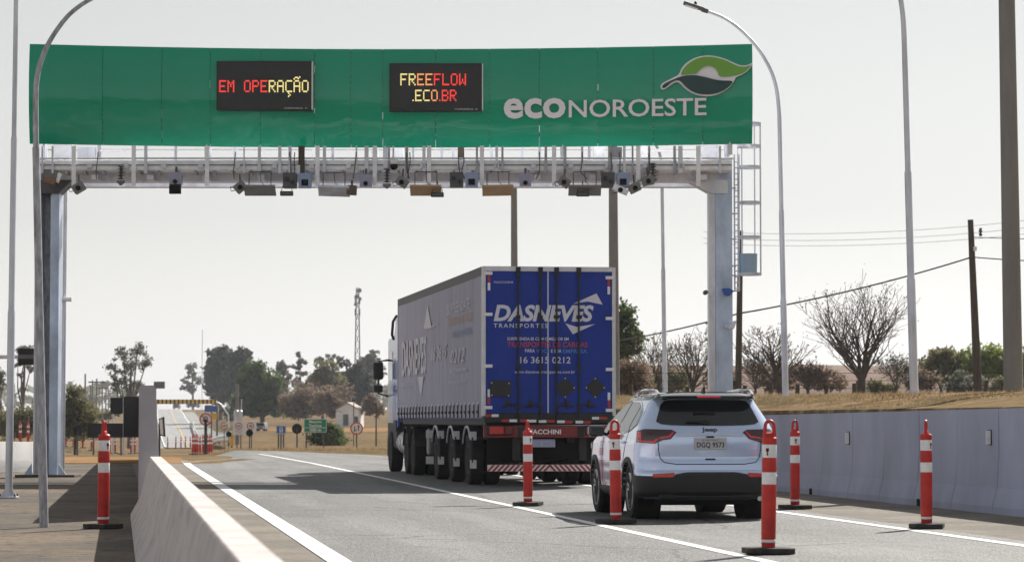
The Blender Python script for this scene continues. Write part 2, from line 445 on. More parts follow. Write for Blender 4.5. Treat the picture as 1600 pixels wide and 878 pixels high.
for px, py in ((1325, 684), (1544, 683)):
    # reflectors stand out from the wall face; find the point of the face under that pixel column
    for d10 in range(300, 700):
        d = d10 / 10
        p = at(px, d)
        if p.x >= WALLX - .03: break
    z = zpx(py, d)
    rf = MB().box((WALLX - .022, p.y, z), (.05, .10, .21)).build('reflector', M['black'], wall, bevel=.01)
    MB().box((WALLX - .050, p.y - .045, z), (.062, .02, .19)).build('reflector_face', M['white'], rf)
for px in (1266, 1434):
    for d10 in range(300, 700):
        d = d10 / 10; p = at(px, d)
        if p.x >= WALLX - .1: break
    MB().box((WALLX - .095, p.y, .055), (.04, .14, .11)).build('drain_hole', M['matblack'], wall)
# ------------------------------------------------------------------ toll gantry (its own frame faces the camera)
GD = 64.0
gp = at(600, GD)
def gx(px, dy=0): return ((px - 800) * (GD + dy) + 200 * GD) / FPX
def gz(py, dy=0): return CAMH + (657 - py) * (GD + dy) / FPX
gan = thing('toll_gantry', 'galvanised steel portal gantry spanning the road under the green sign', 'gantry', (gp.x, gp.y, 0), -PSI)
# beams: two box beams joined by a deck
b = MB()
b.box(((gx(70) + gx(1140)) / 2, .25, (gz(249) + gz(283)) / 2), (gx(1140) - gx(70), .5, gz(249) - gz(283)))
b.build('main_beam', M['beamsteel'], gan, bevel=.01)
b = MB().box(((gx(70) + gx(1140)) / 2, 2.05, (gz(249) + gz(281)) / 2), (gx(1140) - gx(70), .4, gz(249) - gz(281)))
b.build('rear_beam', M['galv'], gan)
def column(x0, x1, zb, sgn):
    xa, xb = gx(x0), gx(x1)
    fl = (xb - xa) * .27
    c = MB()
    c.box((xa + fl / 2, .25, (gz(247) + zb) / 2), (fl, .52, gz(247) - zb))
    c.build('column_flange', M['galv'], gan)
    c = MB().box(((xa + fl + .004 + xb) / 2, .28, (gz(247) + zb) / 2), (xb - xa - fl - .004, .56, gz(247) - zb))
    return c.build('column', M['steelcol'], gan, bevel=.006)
zr_ = H(*[q for q in (gp + Matrix.Rotation(-PSI, 3, 'Z') @ Vector((gx(1126), 0, 0)))[:2]])
xa_, xm_, xn_, xb_ = gx(53), gx(62), gx(76.5), gx(90)
for a_, c_, y_, m_ in ((xa_, xm_, .20, 'galv'), (xm_ + .004, xn_ - .004, .42, 'oldgalv'), (xn_, xb_, .22, 'steelcol')):  # darker steel on the recessed web stands in for shade between the flanges
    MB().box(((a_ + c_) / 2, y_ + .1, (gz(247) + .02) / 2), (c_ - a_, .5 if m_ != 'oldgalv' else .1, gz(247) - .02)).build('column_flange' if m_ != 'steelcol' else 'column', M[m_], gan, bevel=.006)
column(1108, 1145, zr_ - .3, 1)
# haunches under the beam
for pts in ([(1075, 281), (1138, 281), (1138, 302), (1112, 302)], [(112, 281), (60, 281), (60, 302), (90, 302)]):
    o = MB().prism([(gx(x), -.06, gz(y)) for x, y in pts], (0, .62, 0)).build('haunch', M['darksteel'] if pts[0][0] < 200 else M['galv'], gan); fixn(o)
b = MB().box((gx(74), .25, .03), (1.35, 1.0, .06)); b.build('base_plate', M['wood'], gan, bevel=.01)
for sx in (-.3, .3):
    o = MB().prism([(gx(72) + sx, -.02, .06), (gx(72) + sx + (.18 if sx > 0 else -.18), -.02, .06), (gx(72) + sx, -.02, .32)], (0, .03, 0)).build('base_gusset', M['steelcol'], gan); fixn(o)
# conduit on the left column
MB().tube([(gx(56.5), -.10, .1), (gx(56.5), -.10, gz(300))], .035, 8).build('conduit', M['galv'], gan)
# walkway in front of the beam
WY = -.75
def wx(p): return gx(p, WY)
def wz(p): return gz(p, WY)
MB().box(((wx(60) + wx(1145)) / 2, WY + .02, (wz(250) + wz(264)) / 2), (wx(1145) - wx(60), .03, wz(250) - wz(264))).build('toe_board', M['galv2'], gan)
MB().box(((wx(60) + wx(1145)) / 2, WY - .002, wz(257.2)), (wx(1145) - wx(60), .04, .018)).build('board_rib', M['darksteel'], gan)
MB().box(((wx(62) + wx(1143)) / 2, -.36, wz(264)), (wx(1143) - wx(62), .72, .04)).build('deck', M['galv2'], gan)
MB().tube([(wx(58), WY - .04, wz(247)), (wx(1147), WY - .04, wz(247))], .022, 8).build('hand_rail', M['galv2'], gan)
MB().tube([(gx(62, 1.7), 1.7, gz(233, 1.7)), (gx(1145, 1.7), 1.7, gz(233, 1.7))], .02, 8).build('rear_rail', M['galv2'], gan)
for px in (113, 207, 322, 495, 585, 670, 753, 866, 998, 1092):
    MB().box((gx(px, -.86), -.86, (gz(227, -.86) + gz(290, -.86)) / 2), (.095, .02, gz(227, -.86) - gz(290, -.86))).build('hanger_bar', M['galv2'], gan)
for px, wd in ((64, .05), (80, .05), (153, .08), (226, .07), (273, .06), (366, .08), (380, .03), (404, .07), (436, .07), (452, .07), (470, .14), (506, .07), (519, .06), (556, .04), (572, .09), (607, .05), (614, .04), (635, .07), (645, .05), (662, .07), (690, .06), (708, .07), (720, .15), (745, .05), (768, .07), (776, .06), (785, .05), (816, .06), (843, .06), (853, .06), (883, .07), (910, .05), (921, .06), (953, .07), (976, .06), (989, .04), (1015, .05), (1055, .06), (1064, .10), (1126, .05), (1140, .04)):
    dy = -.80 if int(px) % 3 else .95
    zt_, zb2 = (7.45 if dy < 0 else gz(205, dy)), gz(270 if dy < 0 else 250, dy)
    MB().box((gx(px, dy), dy, (zt_ + zb2) / 2), (wd, .06, zt_ - zb2)).build('upright', M['wood'] if wd >= .13 else M['oldgalv'] if int(px * 7) % 2 else M['galv'], gan)
# pale cabinets and plates seen through the walkway
for x0, x1, y0, y1, k in ((82, 112, 226, 247, 'galv2'), (120, 148, 230, 247, 'galv'), (612, 630, 228, 252, 'galv2'), (928, 945, 228, 248, 'galv2'), (955, 972, 230, 248, 'darksteel'), (996, 1016, 226, 248, 'galv2'), (1096, 1122, 226, 247, 'galv2'), (488, 497, 226, 248, 'galv2'), (580, 590, 226, 248, 'galv2')):
    MB().box(((gx(x0, .9) + gx(x1, .9)) / 2, .9, (gz(y0, .9) + gz(y1, .9)) / 2), (gx(x1, .9) - gx(x0, .9), .3, gz(y0, .9) - gz(y1, .9))).build('cabinet', M[k], gan)
for x0, x1 in ((154, 205), (1018, 1052)):
    MB().box(((gx(x0, .9) + gx(x1, .9)) / 2, .9, gz(235, .9)), (gx(x1, .9) - gx(x0, .9), .04, .05)).build('cross_rail', M['galv2'], gan)
# joist ends, clamps and sagging cables along the beam
for i, px in enumerate(range(100, 1100, 29)):
    MB().box((wx(px), -.45, wz(268)), (.05, .45, .07)).build('joist_end', M['oldgalv'], gan)
    if i % 2: MB().box((wx(px + 9), -.80, wz(259)), (.11, .06, .10)).build('clamp', M['galv'], gan)
    if i % 3 == 1: MB().box((wx(px + 15), -.30, wz(275)), (.16, .5, .12)).build('junction_box', M['greypanel'] if 'greypanel' in M else M['galv'], gan, bevel=.01)
rg = random.Random(4)
for px in (152, 367, 452, 460, 556, 634, 640, 716, 724, 843, 910, 955, 968, 1014):
    x0 = wx(px); b = MB(); b.tube([(x0, -.86, wz(238)), (x0 + rg.uniform(-.02, .02), -.88, wz(252)), (x0 + rg.uniform(-.05, .05), -.86, wz(268)), (x0 + rg.uniform(-.12, .12), -.85, wz(280))], .012, 5); b.build('drop_cable', M['darksteel'], gan)
# caged ladder on the right column
lad = MB()
for px in (1149, 1156):
    lad.tube([(gx(px), .1, gz(455)), (gx(px), .1, gz(240))], .022, 6)
lad = lad.build('ladder', M['galv'], gan)
for py in range(252, 455, 9):
    MB().tube([(gx(1149), .1, gz(py)), (gx(1156), .1, gz(py))], .014, 6).build('rung', M['galv'], lad)
for py in (293, 333, 373, 415, 430):
    MB().box(((gx(1143) + gx(1152)) / 2, .12, gz(py)), (gx(1152) - gx(1143), .04, .035)).build('stand_off', M['galv'], lad)
cx, cr = gx(1172.5), .27
for py in (192, 227, 260, 316, 370, 428):
    h_ = MB(); n = 24
    for k in range(n):
        a0, a1 = 2 * math.pi * k / n, 2 * math.pi * (k + 1) / n
        q = []
        for rr, zz in ((cr, .03), (cr, -.03), (cr - .02, -.03), (cr - .02, .03)):
            q.append([(cx + rr * math.cos(a), .12 + rr * math.sin(a), gz(py) + zz) for a in (a0, a1)])
        for i in range(4):
            h_.add([q[i][0], q[i][1], q[(i + 1) % 4][1], q[(i + 1) % 4][0]], [(0, 1, 2, 3)])
    fixn(h_.build('cage_hoop', M['galv'], lad))
for a in (-.35, .1, 1.0, 2.2, 3.0):
    x, y = cx + (cr - .01) * math.cos(a), .12 + (cr - .01) * math.sin(a)
    MB().box((x, y, (gz(190) + gz(430)) / 2), (.03, .03, gz(190) - gz(430))).build('cage_strap', M['galv'], lad)
bk = MB(); bk.lathe([(.19, gz(428)), (.20, gz(396))], 20, (gx(1171), .10, 0)); bk.build('cage_gate', mat('pale_blue_panel', (.32, .47, .62), .5), lad)

# ------------------------------------------------------------------ the green sign board
sg = thing('toll_sign', 'very wide glossy green sign board with two message displays and leaf emblem', 'sign', (gp.x, gp.y, 0), -PSI)
def su(px): return (px - 41) / (1178 - 41)
SZ0, SZ1 = 7.485, 9.72
SXA, SXB = gx(41, -1), gx(1178, -1)
def sdy(x, z):
    """depth of the sign face at x,z: bowed along its length, bulging and leaning over its height"""
    u = (x - SXA) / (SXB - SXA); v = (z - SZ0) / (SZ1 - SZ0)
    return -1.0 + .9 * (1 - (2 * u - 1) ** 2) - .13 * (1 - (2 * v - 1) ** 2) - .10 * v
def spx(px, py):
    dy = -.9
    for _ in range(4):
        x, z = gx(px, dy), gz(py, dy)
        dy = sdy(x, z)
    return x, z
M['signpanel'] = mat('glossy_green_panel', (.0, .34, .20), .07, spec=.40, coat=.1, var=.06, scale=.5)
_n = M['signpanel'].node_tree.nodes; _L = M['signpanel'].node_tree.links
_t = _n.new('ShaderNodeTexNoise'); _t.inputs['Scale'].default_value = 1; _t.inputs['Detail'].default_value = 3
_tc = _n.new('ShaderNodeTexCoord'); _mp = _n.new('ShaderNodeMapping'); _mp.inputs['Scale'].default_value = (.55, 1, 1.3)
_L.new(_tc.outputs['Object'], _mp.inputs[0]); _L.new(_mp.outputs[0], _t.inputs['Vector'])
_b = _n.new('ShaderNodeBump'); _b.inputs['Strength'].default_value = .2; _b.inputs['Distance'].default_value = .12
_L.new(_t.outputs['Fac'], _b.inputs['Height']); _L.new(_b.outputs[0], _n['Principled BSDF'].inputs['Normal']); _L.new(_b.outputs[0], _n['Principled BSDF'].inputs['Coat Normal'])
seams = [41, 157, 250, 326, 405, 490, 547, 597, 680, 765, 843, 935, 1022, 1100, 1178]
b = MB(); bk_ = MB()
for a, c in zip(seams, seams[1:]):
    xa, xb = gx(a, sdy(gx(a, -.6), 8.5)) + .004, gx(c, sdy(gx(c, -.6), 8.5)) - .004
    n, mz = 5, 14
    for side in (0, .06):
        v = [(xa + (xb - xa) * i / n, sdy(xa + (xb - xa) * i / n, SZ0 + (SZ1 - SZ0) * j / mz) + side, SZ0 + (SZ1 - SZ0) * j / mz) for j in range(mz + 1) for i in range(n + 1)]
        f = [(j * (n + 1) + i, j * (n + 1) + i + 1, (j + 1) * (n + 1) + i + 1, (j + 1) * (n + 1) + i) for j in range(mz) for i in range(n)]
        (b if side == 0 else bk_).add(v, f if side == 0 else [q[::-1] for q in f])
    for j0 in (0, mz):
        z = SZ0 + (SZ1 - SZ0) * j0 / mz
        b.add([(xa, sdy(xa, z), z), (xb, sdy(xb, z), z), (xb, sdy(xb, z) + .06, z), (xa, sdy(xa, z) + .06, z)], [(0, 1, 2, 3)])
b.smooth = True
o = b.build('sign_panel', M['signpanel'], sg, smooth=True)
bk_.build('panel_back', M['galv'], sg, smooth=True)
sb = MB(); rg = random.Random(9)
for a in seams[1:-1]:
    xa = gx(a, sdy(gx(a, -.6), 8.5)); zz = [SZ0 + .06]
    while zz[-1] < SZ1 - .03: zz.append(min(SZ1 - .02, zz[-1] + rg.uniform(.10, .18)))
    for z0_, z1_ in zip(zz, zz[1:]):
        if rg.random() < .05: continue
        zm_ = (z0_ + z1_) / 2; sb.box((xa, sdy(xa, zm_) + .045, zm_), (.06, .02, z1_ - z0_ - .01))
sb.build('seam_backing', mat('seam_dark_green', (.0, .05, .035), .7), sg, smooth=False)
fr = MB()
for z in (SZ0 + .25, SZ0 + 1.1, SZ1 - .25):
    for i in range(14):
        x0 = SXA + .2 + (SXB - SXA - .4) * i / 14; x1 = SXA + .2 + (SXB - SXA - .4) * (i + 1) / 14
        fr.tube([(x0, sdy(x0, z) + .14, z), (x1, sdy(x1, z) + .14, z)], .05, 4)
for px in (60, 320, 600, 880, 1140):
    fr.tube([(gx(px, -.5), sdy(gx(px, -.5), 8.5) + .22, 7.25), (gx(px, -.5), sdy(gx(px, -.5), 8.5) + .22, 9.6)], .06, 6)
    fr.tube([(gx(px, -.5), .2, 7.2), (gx(px, -.5), .2, 9.2)], .06, 6)
    fr.tube([(gx(px, -.5), .2, 8.9), (gx(px, -.5), sdy(gx(px, -.5), 8.5) + .2, 8.9)], .05, 6)
fr.build('support_frame', M['galv'], sg, smooth=False)
# message displays: matrix lettering of small lit dots
GLY = {'E': ['11111', '10000', '10000', '11110', '10000', '10000', '11111'], 'M': ['10001', '11011', '10101', '10101', '10001', '10001', '10001'],
 'O': ['01110', '10001', '10001', '10001', '10001', '10001', '01110'], 'P': ['11110', '10001', '10001', '11110', '10000', '10000', '10000'],
 'R': ['11110', '10001', '10001', '11110', '10100', '10010', '10001'], 'A': ['01110', '10001', '10001', '11111', '10001', '10001', '10001'],
 'C': ['01111', '10000', '10000', '10000', '10000', '10000', '01111'], 'F': ['11111', '10000', '10000', '11110', '10000', '10000', '10000'],
 'L': ['10000', '10000', '10000', '10000', '10000', '10000', '11111'], 'W': ['10001', '10001', '10001', '10101', '10101', '11011', '10001'],
 'B': ['11110', '10001', '10001', '11110', '10001', '10001', '11110'], '.': ['', '', '', '', '', '', '1'], ' ': ['']}
ledred = mat('led_red', (.3, .01, .01), .5, emis=(1.0, .06, .045), estr=.62)
ledyel = mat('led_pale_yellow', (.3, .3, .1), .5, emis=(.95, .78, .30), estr=.62)
ledorg = mat('led_orange', (.3, .2, .1), .5, emis=(1.0, .36, .12), estr=.62)
M['screen'] = mat('display_glass', (.012, .011, .012), .35, var=.2, scale=8)
def display(x0, x1, y0, y1, lines):
    xa, za = spx(x0, y1); xb, zb = spx(x1, y0)
    xm, zm = (xa + xb) / 2, (za + zb) / 2
    yf = min(sdy(xa, zm), sdy(xb, zm)) - .07
    d = MB().box((xm, yf + .12, zm), (xb - xa + .03, .26, zb - za + .03)).build('message_display', M['black'], sg, bevel=.01)
    MB().box((xm, yf - .012, zm), (xb - xa - .01, .006, zb - za - .01)).build('screen', M['screen'], d)
    MB().box((xb + .012, yf + .05, zm), (.022, .2, zb - za)).build('display_trim', M['galv2'], d)
    for chars, lx0, lx1, ly0, ly1, cols in lines:
        cx0, cz1 = spx(lx0, ly0); cx1, cz0 = spx(lx1, ly1)
        ncol = sum(6 if c not in '.' else 2 for c in chars) - 1
        ph = (cx1 - cx0) / ncol; pv = (cz1 - cz0) / 7
        bs = {'r': MB(), 'y': MB(), 'o': MB()}
        col = 0
        def dot(bb, c, r): bb.box((cx0 + (c + .5) * ph, yf - .018, cz1 - (r + .5) * pv), (ph * .86, .006, pv * .86))
        for ch, cc in zip(chars, cols):
            g = {'Ç': 'C', 'Ã': 'A'}.get(ch, ch)
            for r, row in enumerate(GLY[g]):
                for c, bit in enumerate(row):
                    if bit == '1': dot(bs[cc], col + c, r)
            if ch == 'Ç':
                for c, r in ((2, 7), (3, 8), (2, 8.8)): dot(bs[cc], col + c, r)
            if ch == 'Ã':
                for c, r in ((0, -1.2), (1, -2), (2, -2), (3, -1.4), (4, -2.2)): dot(bs[cc], col + c, r)
            col += 2 if ch == '.' else 6
        for k, mm in (('r', ledred), ('y', ledyel), ('o', ledorg)):
            if bs[k].v: bs[k].build('lit_text', mm, d)
    lettering('maker_text', 'COMUNICA  A', xb - .62, xb - .10, za + .015, za + .05, M['signwhite'], d, yoff=yf - .018)
display(338, 487, 97, 171, [('EM OPERAÇÃO', 341, 482, 124.5, 145, 'rrrrrryyyyy')])
display(609, 753, 99, 173, [('FREEFLOW', 625, 728, 114.5, 133, 'yyoorrrr'), ('.ECO.BR', 644, 713, 140, 158, 'yyyorrr')])
# raised company lettering
def bx(px, py): return spx(px, py)
def sign_text(s, x0, x1, y0, y1, **k):
    xa, za = spx(x0, y1); xb, zb = spx(x1, y0)
    fn = lambda x, z: sdy(x, z)
    vs, fs = text_mesh(s, xb - xa, zb - za, depth=.05, **k)
    v2 = [(xa + v.x, sdy(xa + v.x, za + v.y) - .05 - v.z, za + v.y) for v in vs]
    return MB().add(v2, fs).build('raised_lettering', M['letter'], sg, smooth=False)
sign_text('eco', 787, 884, 152, 185, bold=.028, space=1.02)
sign_text('NOROESTE', 889, 1105, 152, 183, bold=.008, space=.98)
def sm(pts, n=3):
    """closed outline rounded by corner cutting"""
    for _ in range(n):
        q = []
        for i, p in enumerate(pts):
            a = pts[(i + 1) % len(pts)]
            q += [(p[0] * .75 + a[0] * .25, p[1] * .75 + a[1] * .25), (p[0] * .25 + a[0] * .75, p[1] * .25 + a[1] * .75)]
        pts = q
    return pts
def emblem(pts, m, off, th, name='emblem_leaf', n=2):
    pts = sm(pts, n)
    v = []
    for zx, zy in pts:
        x, z = spx(1000 + zx / 6.27, 60 + zy / 6.27); v.append((x, z))
    area = sum(a[0] * c[1] - c[0] * a[1] for a, c in zip(v, v[1:] + v[:1]))
    if area < 0: v = v[::-1]
    bm = bmesh.new()
    vv = [bm.verts.new((x, sdy(x, z) - off, z)) for x, z in v]
    f = bm.faces.new(vv)
    r = bmesh.ops.extrude_face_region(bm, geom=[f])
    for e in r['geom']:
        if isinstance(e, bmesh.types.BMVert): e.co.y += th
    bmesh.ops.triangulate(bm, faces=[f for f in bm.faces if len(f.verts) > 4])
    bmesh.ops.recalc_face_normals(bm, faces=bm.faces)
    me = bpy.data.meshes.new(name); bm.to_mesh(me); bm.free(); me.materials.append(m)
    o = bpy.data.objects.new(name, me); COL.objects.link(o); o.parent = sg
    return o
emblem([(1116, 228), (1060, 258), (1000, 262), (940, 240), (860, 200), (780, 175), (700, 160), (620, 163), (540, 185), (460, 232), (410, 290), (388, 350), (330, 380), (270, 410), (220, 435), (203, 465), (215, 494), (240, 499), (275, 478), (320, 442), (365, 420), (400, 435), (440, 480), (500, 525), (580, 555), (660, 564), (740, 555), (820, 522), (890, 474), (930, 415), (948, 372), (1000, 356), (1060, 318), (1098, 275)], M['letter'], .09, .07, 'emblem_outline')
emblem([(1104, 246), (1060, 272), (990, 274), (930, 252), (850, 210), (770, 186), (690, 173), (620, 176), (545, 198), (475, 243), (425, 298), (402, 354), (440, 350), (500, 342), (560, 340), (585, 308), (625, 276), (672, 260), (730, 276), (768, 318), (778, 368), (860, 372), (950, 358), (1010, 340), (1060, 305)], mat('leaf_green', (.17, .42, .04), .4), .115, .03)
emblem([(216, 474), (240, 442), (300, 413), (400, 370), (480, 356), (560, 358), (640, 373), (740, 401), (820, 411), (926, 411), (890, 462), (830, 507), (740, 542), (650, 549), (560, 538), (490, 503), (440, 458), (400, 412), (360, 405), (310, 428), (265, 470), (237, 486)], mat('leaf_deep_green', (.005, .045, .045), .4), .115, .03)

# ------------------------------------------------------------------ devices under the gantry: each a thing of its own
GM = Matrix.Translation((gp.x, gp.y, 0)) @ Matrix.Rotation(-PSI, 4, 'Z')
def gthing(name, label, cat, px, py, dy, group):
    p = GM @ Vector((gx(px, dy), dy, gz(py, dy)))
    return thing(name, label, cat, p, -PSI, group)
s = 63.2 / FPX     # metres per photo pixel there
def antenna(px, py, label, m, wpx=49, tilt=-.45, skew=0):
    t = gthing('toll_antenna', label, 'antenna', px, py, -.95, 'flat tag readers hung under the gantry')
    hw = wpx * s / 2
    b = MB(); b.box((0, 0, 0), (2 * hw, .42, .05), rx=tilt, ry=skew)
    b.build('antenna_panel', m, t, bevel=.006)
    for sx in (-.7, .7):
        MB().tube([(sx * hw, .0, .04), (sx * hw, .05, .42)], .012, 6).build('hanger_rod', M['darksteel'], t)
    MB().tube([(-.7 * hw, .05, .42), (.7 * hw, .05, .42)], .012, 6).build('hanger_bar', M['darksteel'], t)
    MB().tube([(.15 * hw, 0, .03), (.22 * hw, .0, .14), (.05 * hw, .04, .2), (0, .05, .42)], .008, 5).build('cable', M['black'], t)
M['plywood'] = mat('tan_panel', (.42, .27, .15), .7, var=.12)
M['greypanel'] = mat('grey_panel', (.20, .20, .20), .55, var=.12)
antenna(405, 297, 'grey flat tag reader panel under the gantry, below the left message display', M['greypanel'])
antenna(521, 298, 'crumpled grey tag reader panel under the gantry between the two message displays', M['galv'], skew=.03)
antenna(665, 297, 'tan tag reader panel under the gantry, below the right message display', M['plywood'])
antenna(778, 297, 'tan tag reader panel hanging left of the concrete pole top', M['plywood'], skew=-.02)
antenna(914, 297, 'grey tag reader panel nearest the right column of the gantry', M['greypanel'], 51)
def lightbox(px, py, label):
    t = gthing('infrared_lamp', label, 'lamp', px, py, -1.05, 'small black lamps under the gantry')
    MB().box((0, 0, 0), (.29, .16, .10)).build('lamp_body', M['black'], t, bevel=.012)
    MB().box((0, -.083, -.005), (.24, .012, .05)).build('lamp_lens', M['darksteel'], t)
    MB().tube([(-.12, .02, .05), (-.10, .05, .16), (.10, .05, .16), (.12, .02, .05)], .01, 6).build('bracket', M['darksteel'], t)
    MB().tube([(0, .05, .16), (0, .3, .32)], .012, 6).build('stem', M['darksteel'], t)
lightbox(447, 302, 'small black lamp hanging right of the leftmost grey reader panel')
lightbox(683, 304, 'small black lamp hanging from the right end of a tan reader panel')
lightbox(911, 303, 'small black lamp under the grey reader panel nearest the right column')
def housing(px, py, label, sq=False):
    t = gthing('flash_unit', label, 'camera', px, py, -.95, 'hooded units under the gantry')
    b = MB(); b.prism([(-.13, -.12, -.13), (.13, -.12, -.13), (.14, -.12, .08), (.09, -.12, .14), (-.09, -.12, .14), (-.14, -.12, .08)], (0, .3, 0)); fixn(b.build('hood', mat('hood_lilac', (.33, .33, .46), .45), t))
    MB().lathe([(.05, -.04), (.05, .02)], 14, (0, -.12, -.07), 'y').build('lens', M['matblack'], t)
    MB().box((0, .1, .2), (.05, .05, .16)).build('bracket', M['darksteel'], t)
    if sq: MB().box((0, -.10, -.24), (.26, .12, .21)).build('flash_panel', M['matblack'], t, bevel=.01)
housing(273, 279, 'hooded unit with a square black panel below it, left part of the gantry', True)
housing(571, 282, 'hooded lilac unit under the gantry just right of a small brown box')
housing(821, 281, 'hooded lilac unit under the gantry right of the concrete pole top')
def spot(px, py, label, rot, tube_=False):
    t = gthing('traffic_camera', label, 'camera', px, py, -.95, 'cameras tilted down under the gantry')
    b = MB().box((0, 0, 0), (.26 if not tube_ else .36, .3, .20 if not tube_ else .13), ry=rot); b.build('camera_body', M['galv2'] if tube_ else M['greypanel'], t, bevel=.015)
    c = Matrix.Rotation(rot, 3, 'Y') @ Vector((0, -.16, -.02))
    MB().lathe([(.055, -.03), (.055, .03)], 14, c, 'y').build('lens', M['matblack'], t)
    MB().tube([(0, .05, .05), (.02 if rot > 0 else -.02, .1, .3)], .02, 6).build('bracket', M['darksteel'], t)
    MB().tube([(-.1, .05, .03), (-.22, .0, .0), (-.2, 0, -.09), (-.06, .02, -.06)], .01, 5).build('cable', M['cable'], t)
spot(121, 293, 'grey camera tilted beside the left column head of the gantry', -.55)
spot(374, 292, 'grey camera with looping cable left of the leftmost reader panel', -.7)
spot(628, 284, 'grey camera tilted left of the first tan reader panel', .6)
spot(882, 284, 'grey camera tilted left of the last grey reader panel', .6)
spot(970, 296, 'long pale camera hanging beside the tall concrete pole under the beam', .4, True)
spot(992, 293, 'grey camera tilted up right of the long pale camera', -.45)
spot(1013, 282, 'small grey camera below the ribbed insulator next to the right column', -.2)
def multibox(px, py, label):
    t = gthing('sensor_pair', label, 'sensor', px, py, -.9, 'paired sensors below the wide brown posts')
    MB().box((-.17, 0, 0), (.30, .3, .34)).build('sensor_body', M['darksteel'], t, bevel=.012)
    MB().box((.17, 0, .0), (.28, .26, .33)).build('sensor_case', mat('case_blue', (.28, .36, .55), .5), t, bevel=.012)
    MB().box((.17, -.135, -.05), (.15, .012, .14)).build('sensor_window', M['matblack'], t)
    MB().lathe([(.05, -.05), (.05, .02)], 12, (-.10, -.15, -.05), 'y').build('lens', M['black'], t)
    MB().lathe([(.05, -.05), (.05, .02)], 12, (-.23, -.15, .03), 'y').build('lens', M['black'], t)
    MB().box((0, .1, .25), (.1, .1, .22)).build('bracket', M['galv'], t)
multibox(464, 282, 'dark and blue sensor pair under the gantry, below the left display edge')
multibox(725, 281, 'dark and blue sensor pair under the gantry, below the right display edge')
multibox(962, 281, 'dark and blue sensor pair in front of the tallest concrete pole')
def ribbed(px, py, label):
    t = gthing('ribbed_insulator', label, 'insulator', px, py, -.85, 'ribbed holders on the beam')
    b = MB(); prof = []
    for k in range(5): prof += [(.03, .2 - k * .07), (.085, .185 - k * .07), (.03, .17 - k * .07)]
    b.lathe(prof, 12); b.build('ribs', M['darksteel'], t)
    b = MB(); b.lathe([(.09, -.14), (.10, -.18), (.02, -.25)], 12); b.build('cone', M['greypanel'], t)
ribbed(187, 272, 'dark ribbed holder on the gantry beam left of the square black flash panel')
ribbed(604, 277, 'dark ribbed holder on the gantry beam midway below the right display')
ribbed(1021, 268, 'dark ribbed holder on the gantry beam close to the right column')
t = gthing('brown_box', 'small brown box attached to the end of the crumpled grey reader panel', 'box', 549, 297, -.95, None)
MB().box((0, 0, 0), (.22, .25, .21), ry=.06).build('box_body', mat('brown_case', (.12, .08, .05), .6), t, bevel=.01)
MB().box((0, .05, .16), (.05, .05, .14)).build('bracket', M['darksteel'], t)
t = gthing('dome_camera', 'white dome camera with black eye on the gantry toe board', 'camera', 615, 258, -.95, None)
MB().box((0, .02, .09), (.16, .1, .12)).build('mount', M['whitepaint'], t, bevel=.015)
MB().lathe([(.0, -.10), (.05, -.09), (.085, -.04), (.09, .02)], 14).build('dome', M['matblack'], t)
t = gthing('floodlight', 'battered grey floodlight with rusty hood on the left column head', 'lamp', 76, 274, -.6, None)
MB().box((0, 0, .03), (.36, .3, .2), ry=.15).build('hood', M['greypanel'], t, bevel=.03)
MB().box((.02, -.14, -.12), (.26, .08, .12), ry=.3).build('lamp_face', mat('rusty', (.25, .14, .08), .7, var=.4, scale=20), t)
MB().box((.2, -.05, -.05), (.09, .12, .22), ry=.4).build('bracket', M['galv2'], t)
t = gthing('security_camera', 'small white security camera on the left edge of the right column', 'camera', 1104, 457, -.25, None)
MB().lathe([(.05, -.16), (.055, .12)], 12, (-.02, 0, 0), 'y').build('camera_body', M['darksteel'], t)
MB().box((.1, .1, 0), (.09, .09, .16)).build('mount', M['galv2'], t, bevel=.01)
t = gthing('blue_lamp', 'blue spotlight fixed to the right column above the parked looking SUV roof', 'lamp', 1138, 455, -.2, None)
o = MB(); o.prism([(-.15, -.1, .06), (.02, -.1, .07), (.13, -.1, .0), (.02, -.1, -.11), (-.07, -.1, -.09)], (0, .22, 0)); fixn(o.build('lamp_body', mat('blue_enamel', (.02, .09, .40), .4), t, bevel=.02))
MB().tube([(.1, 0, 0), (.26, .05, .02)], .018, 6).build('arm', M['galv'], t)
t['label'] = 'blue spotlight on the galvanised right column of the gantry'
t = gthing('grey_lamp', 'grey spotlight low on the right column, below the blue one', 'lamp', 1143, 508, -.2, None)
o = MB(); o.prism([(-.10, -.1, -.10), (.05, -.1, -.09), (.12, -.1, .1), (.0, -.1, .09)], (0, .22, 0)); fixn(o.build('lamp_body', M['galv'], t, bevel=.02))
MB().box((-.1, .05, -.02), (.1, .06, .06)).build('arm', M['galv'], t)
# ------------------------------------------------------------------ articulated lorry
M['bluebox'] = mat('lorry_blue', (.012, .040, .30), .40, var=.12, scale=1.5, spec=.25)
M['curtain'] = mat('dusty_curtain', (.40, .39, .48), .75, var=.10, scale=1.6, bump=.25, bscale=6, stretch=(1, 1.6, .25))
M['ghost'] = mat('faded_print', (.70, .68, .73), .75, var=.1)
M['ghost2'] = mat('faded_print_soft', (.66, .64, .70), .75, var=.1)
M['ghosto'] = mat('faded_orange', (.60, .42, .30), .75)
M['ghostb'] = mat('faded_blue', (.28, .32, .55), .75)
M['chassis'] = mat('chassis_black', (.022, .022, .024), .65, var=.3, scale=5)
M['alu'] = mat('aluminium', (.62, .62, .66), .4, .5, var=.1)
M['rim'] = mat('steel_rim', (.16, .16, .165), .5, .4, var=.2)
M['lampred'] = mat('tail_lamp_red', (.55, .03, .02), .15, coat=.5)
M['bumpred'] = mat('bumper_red', (.20, .02, .018), .5, var=.25, scale=6)
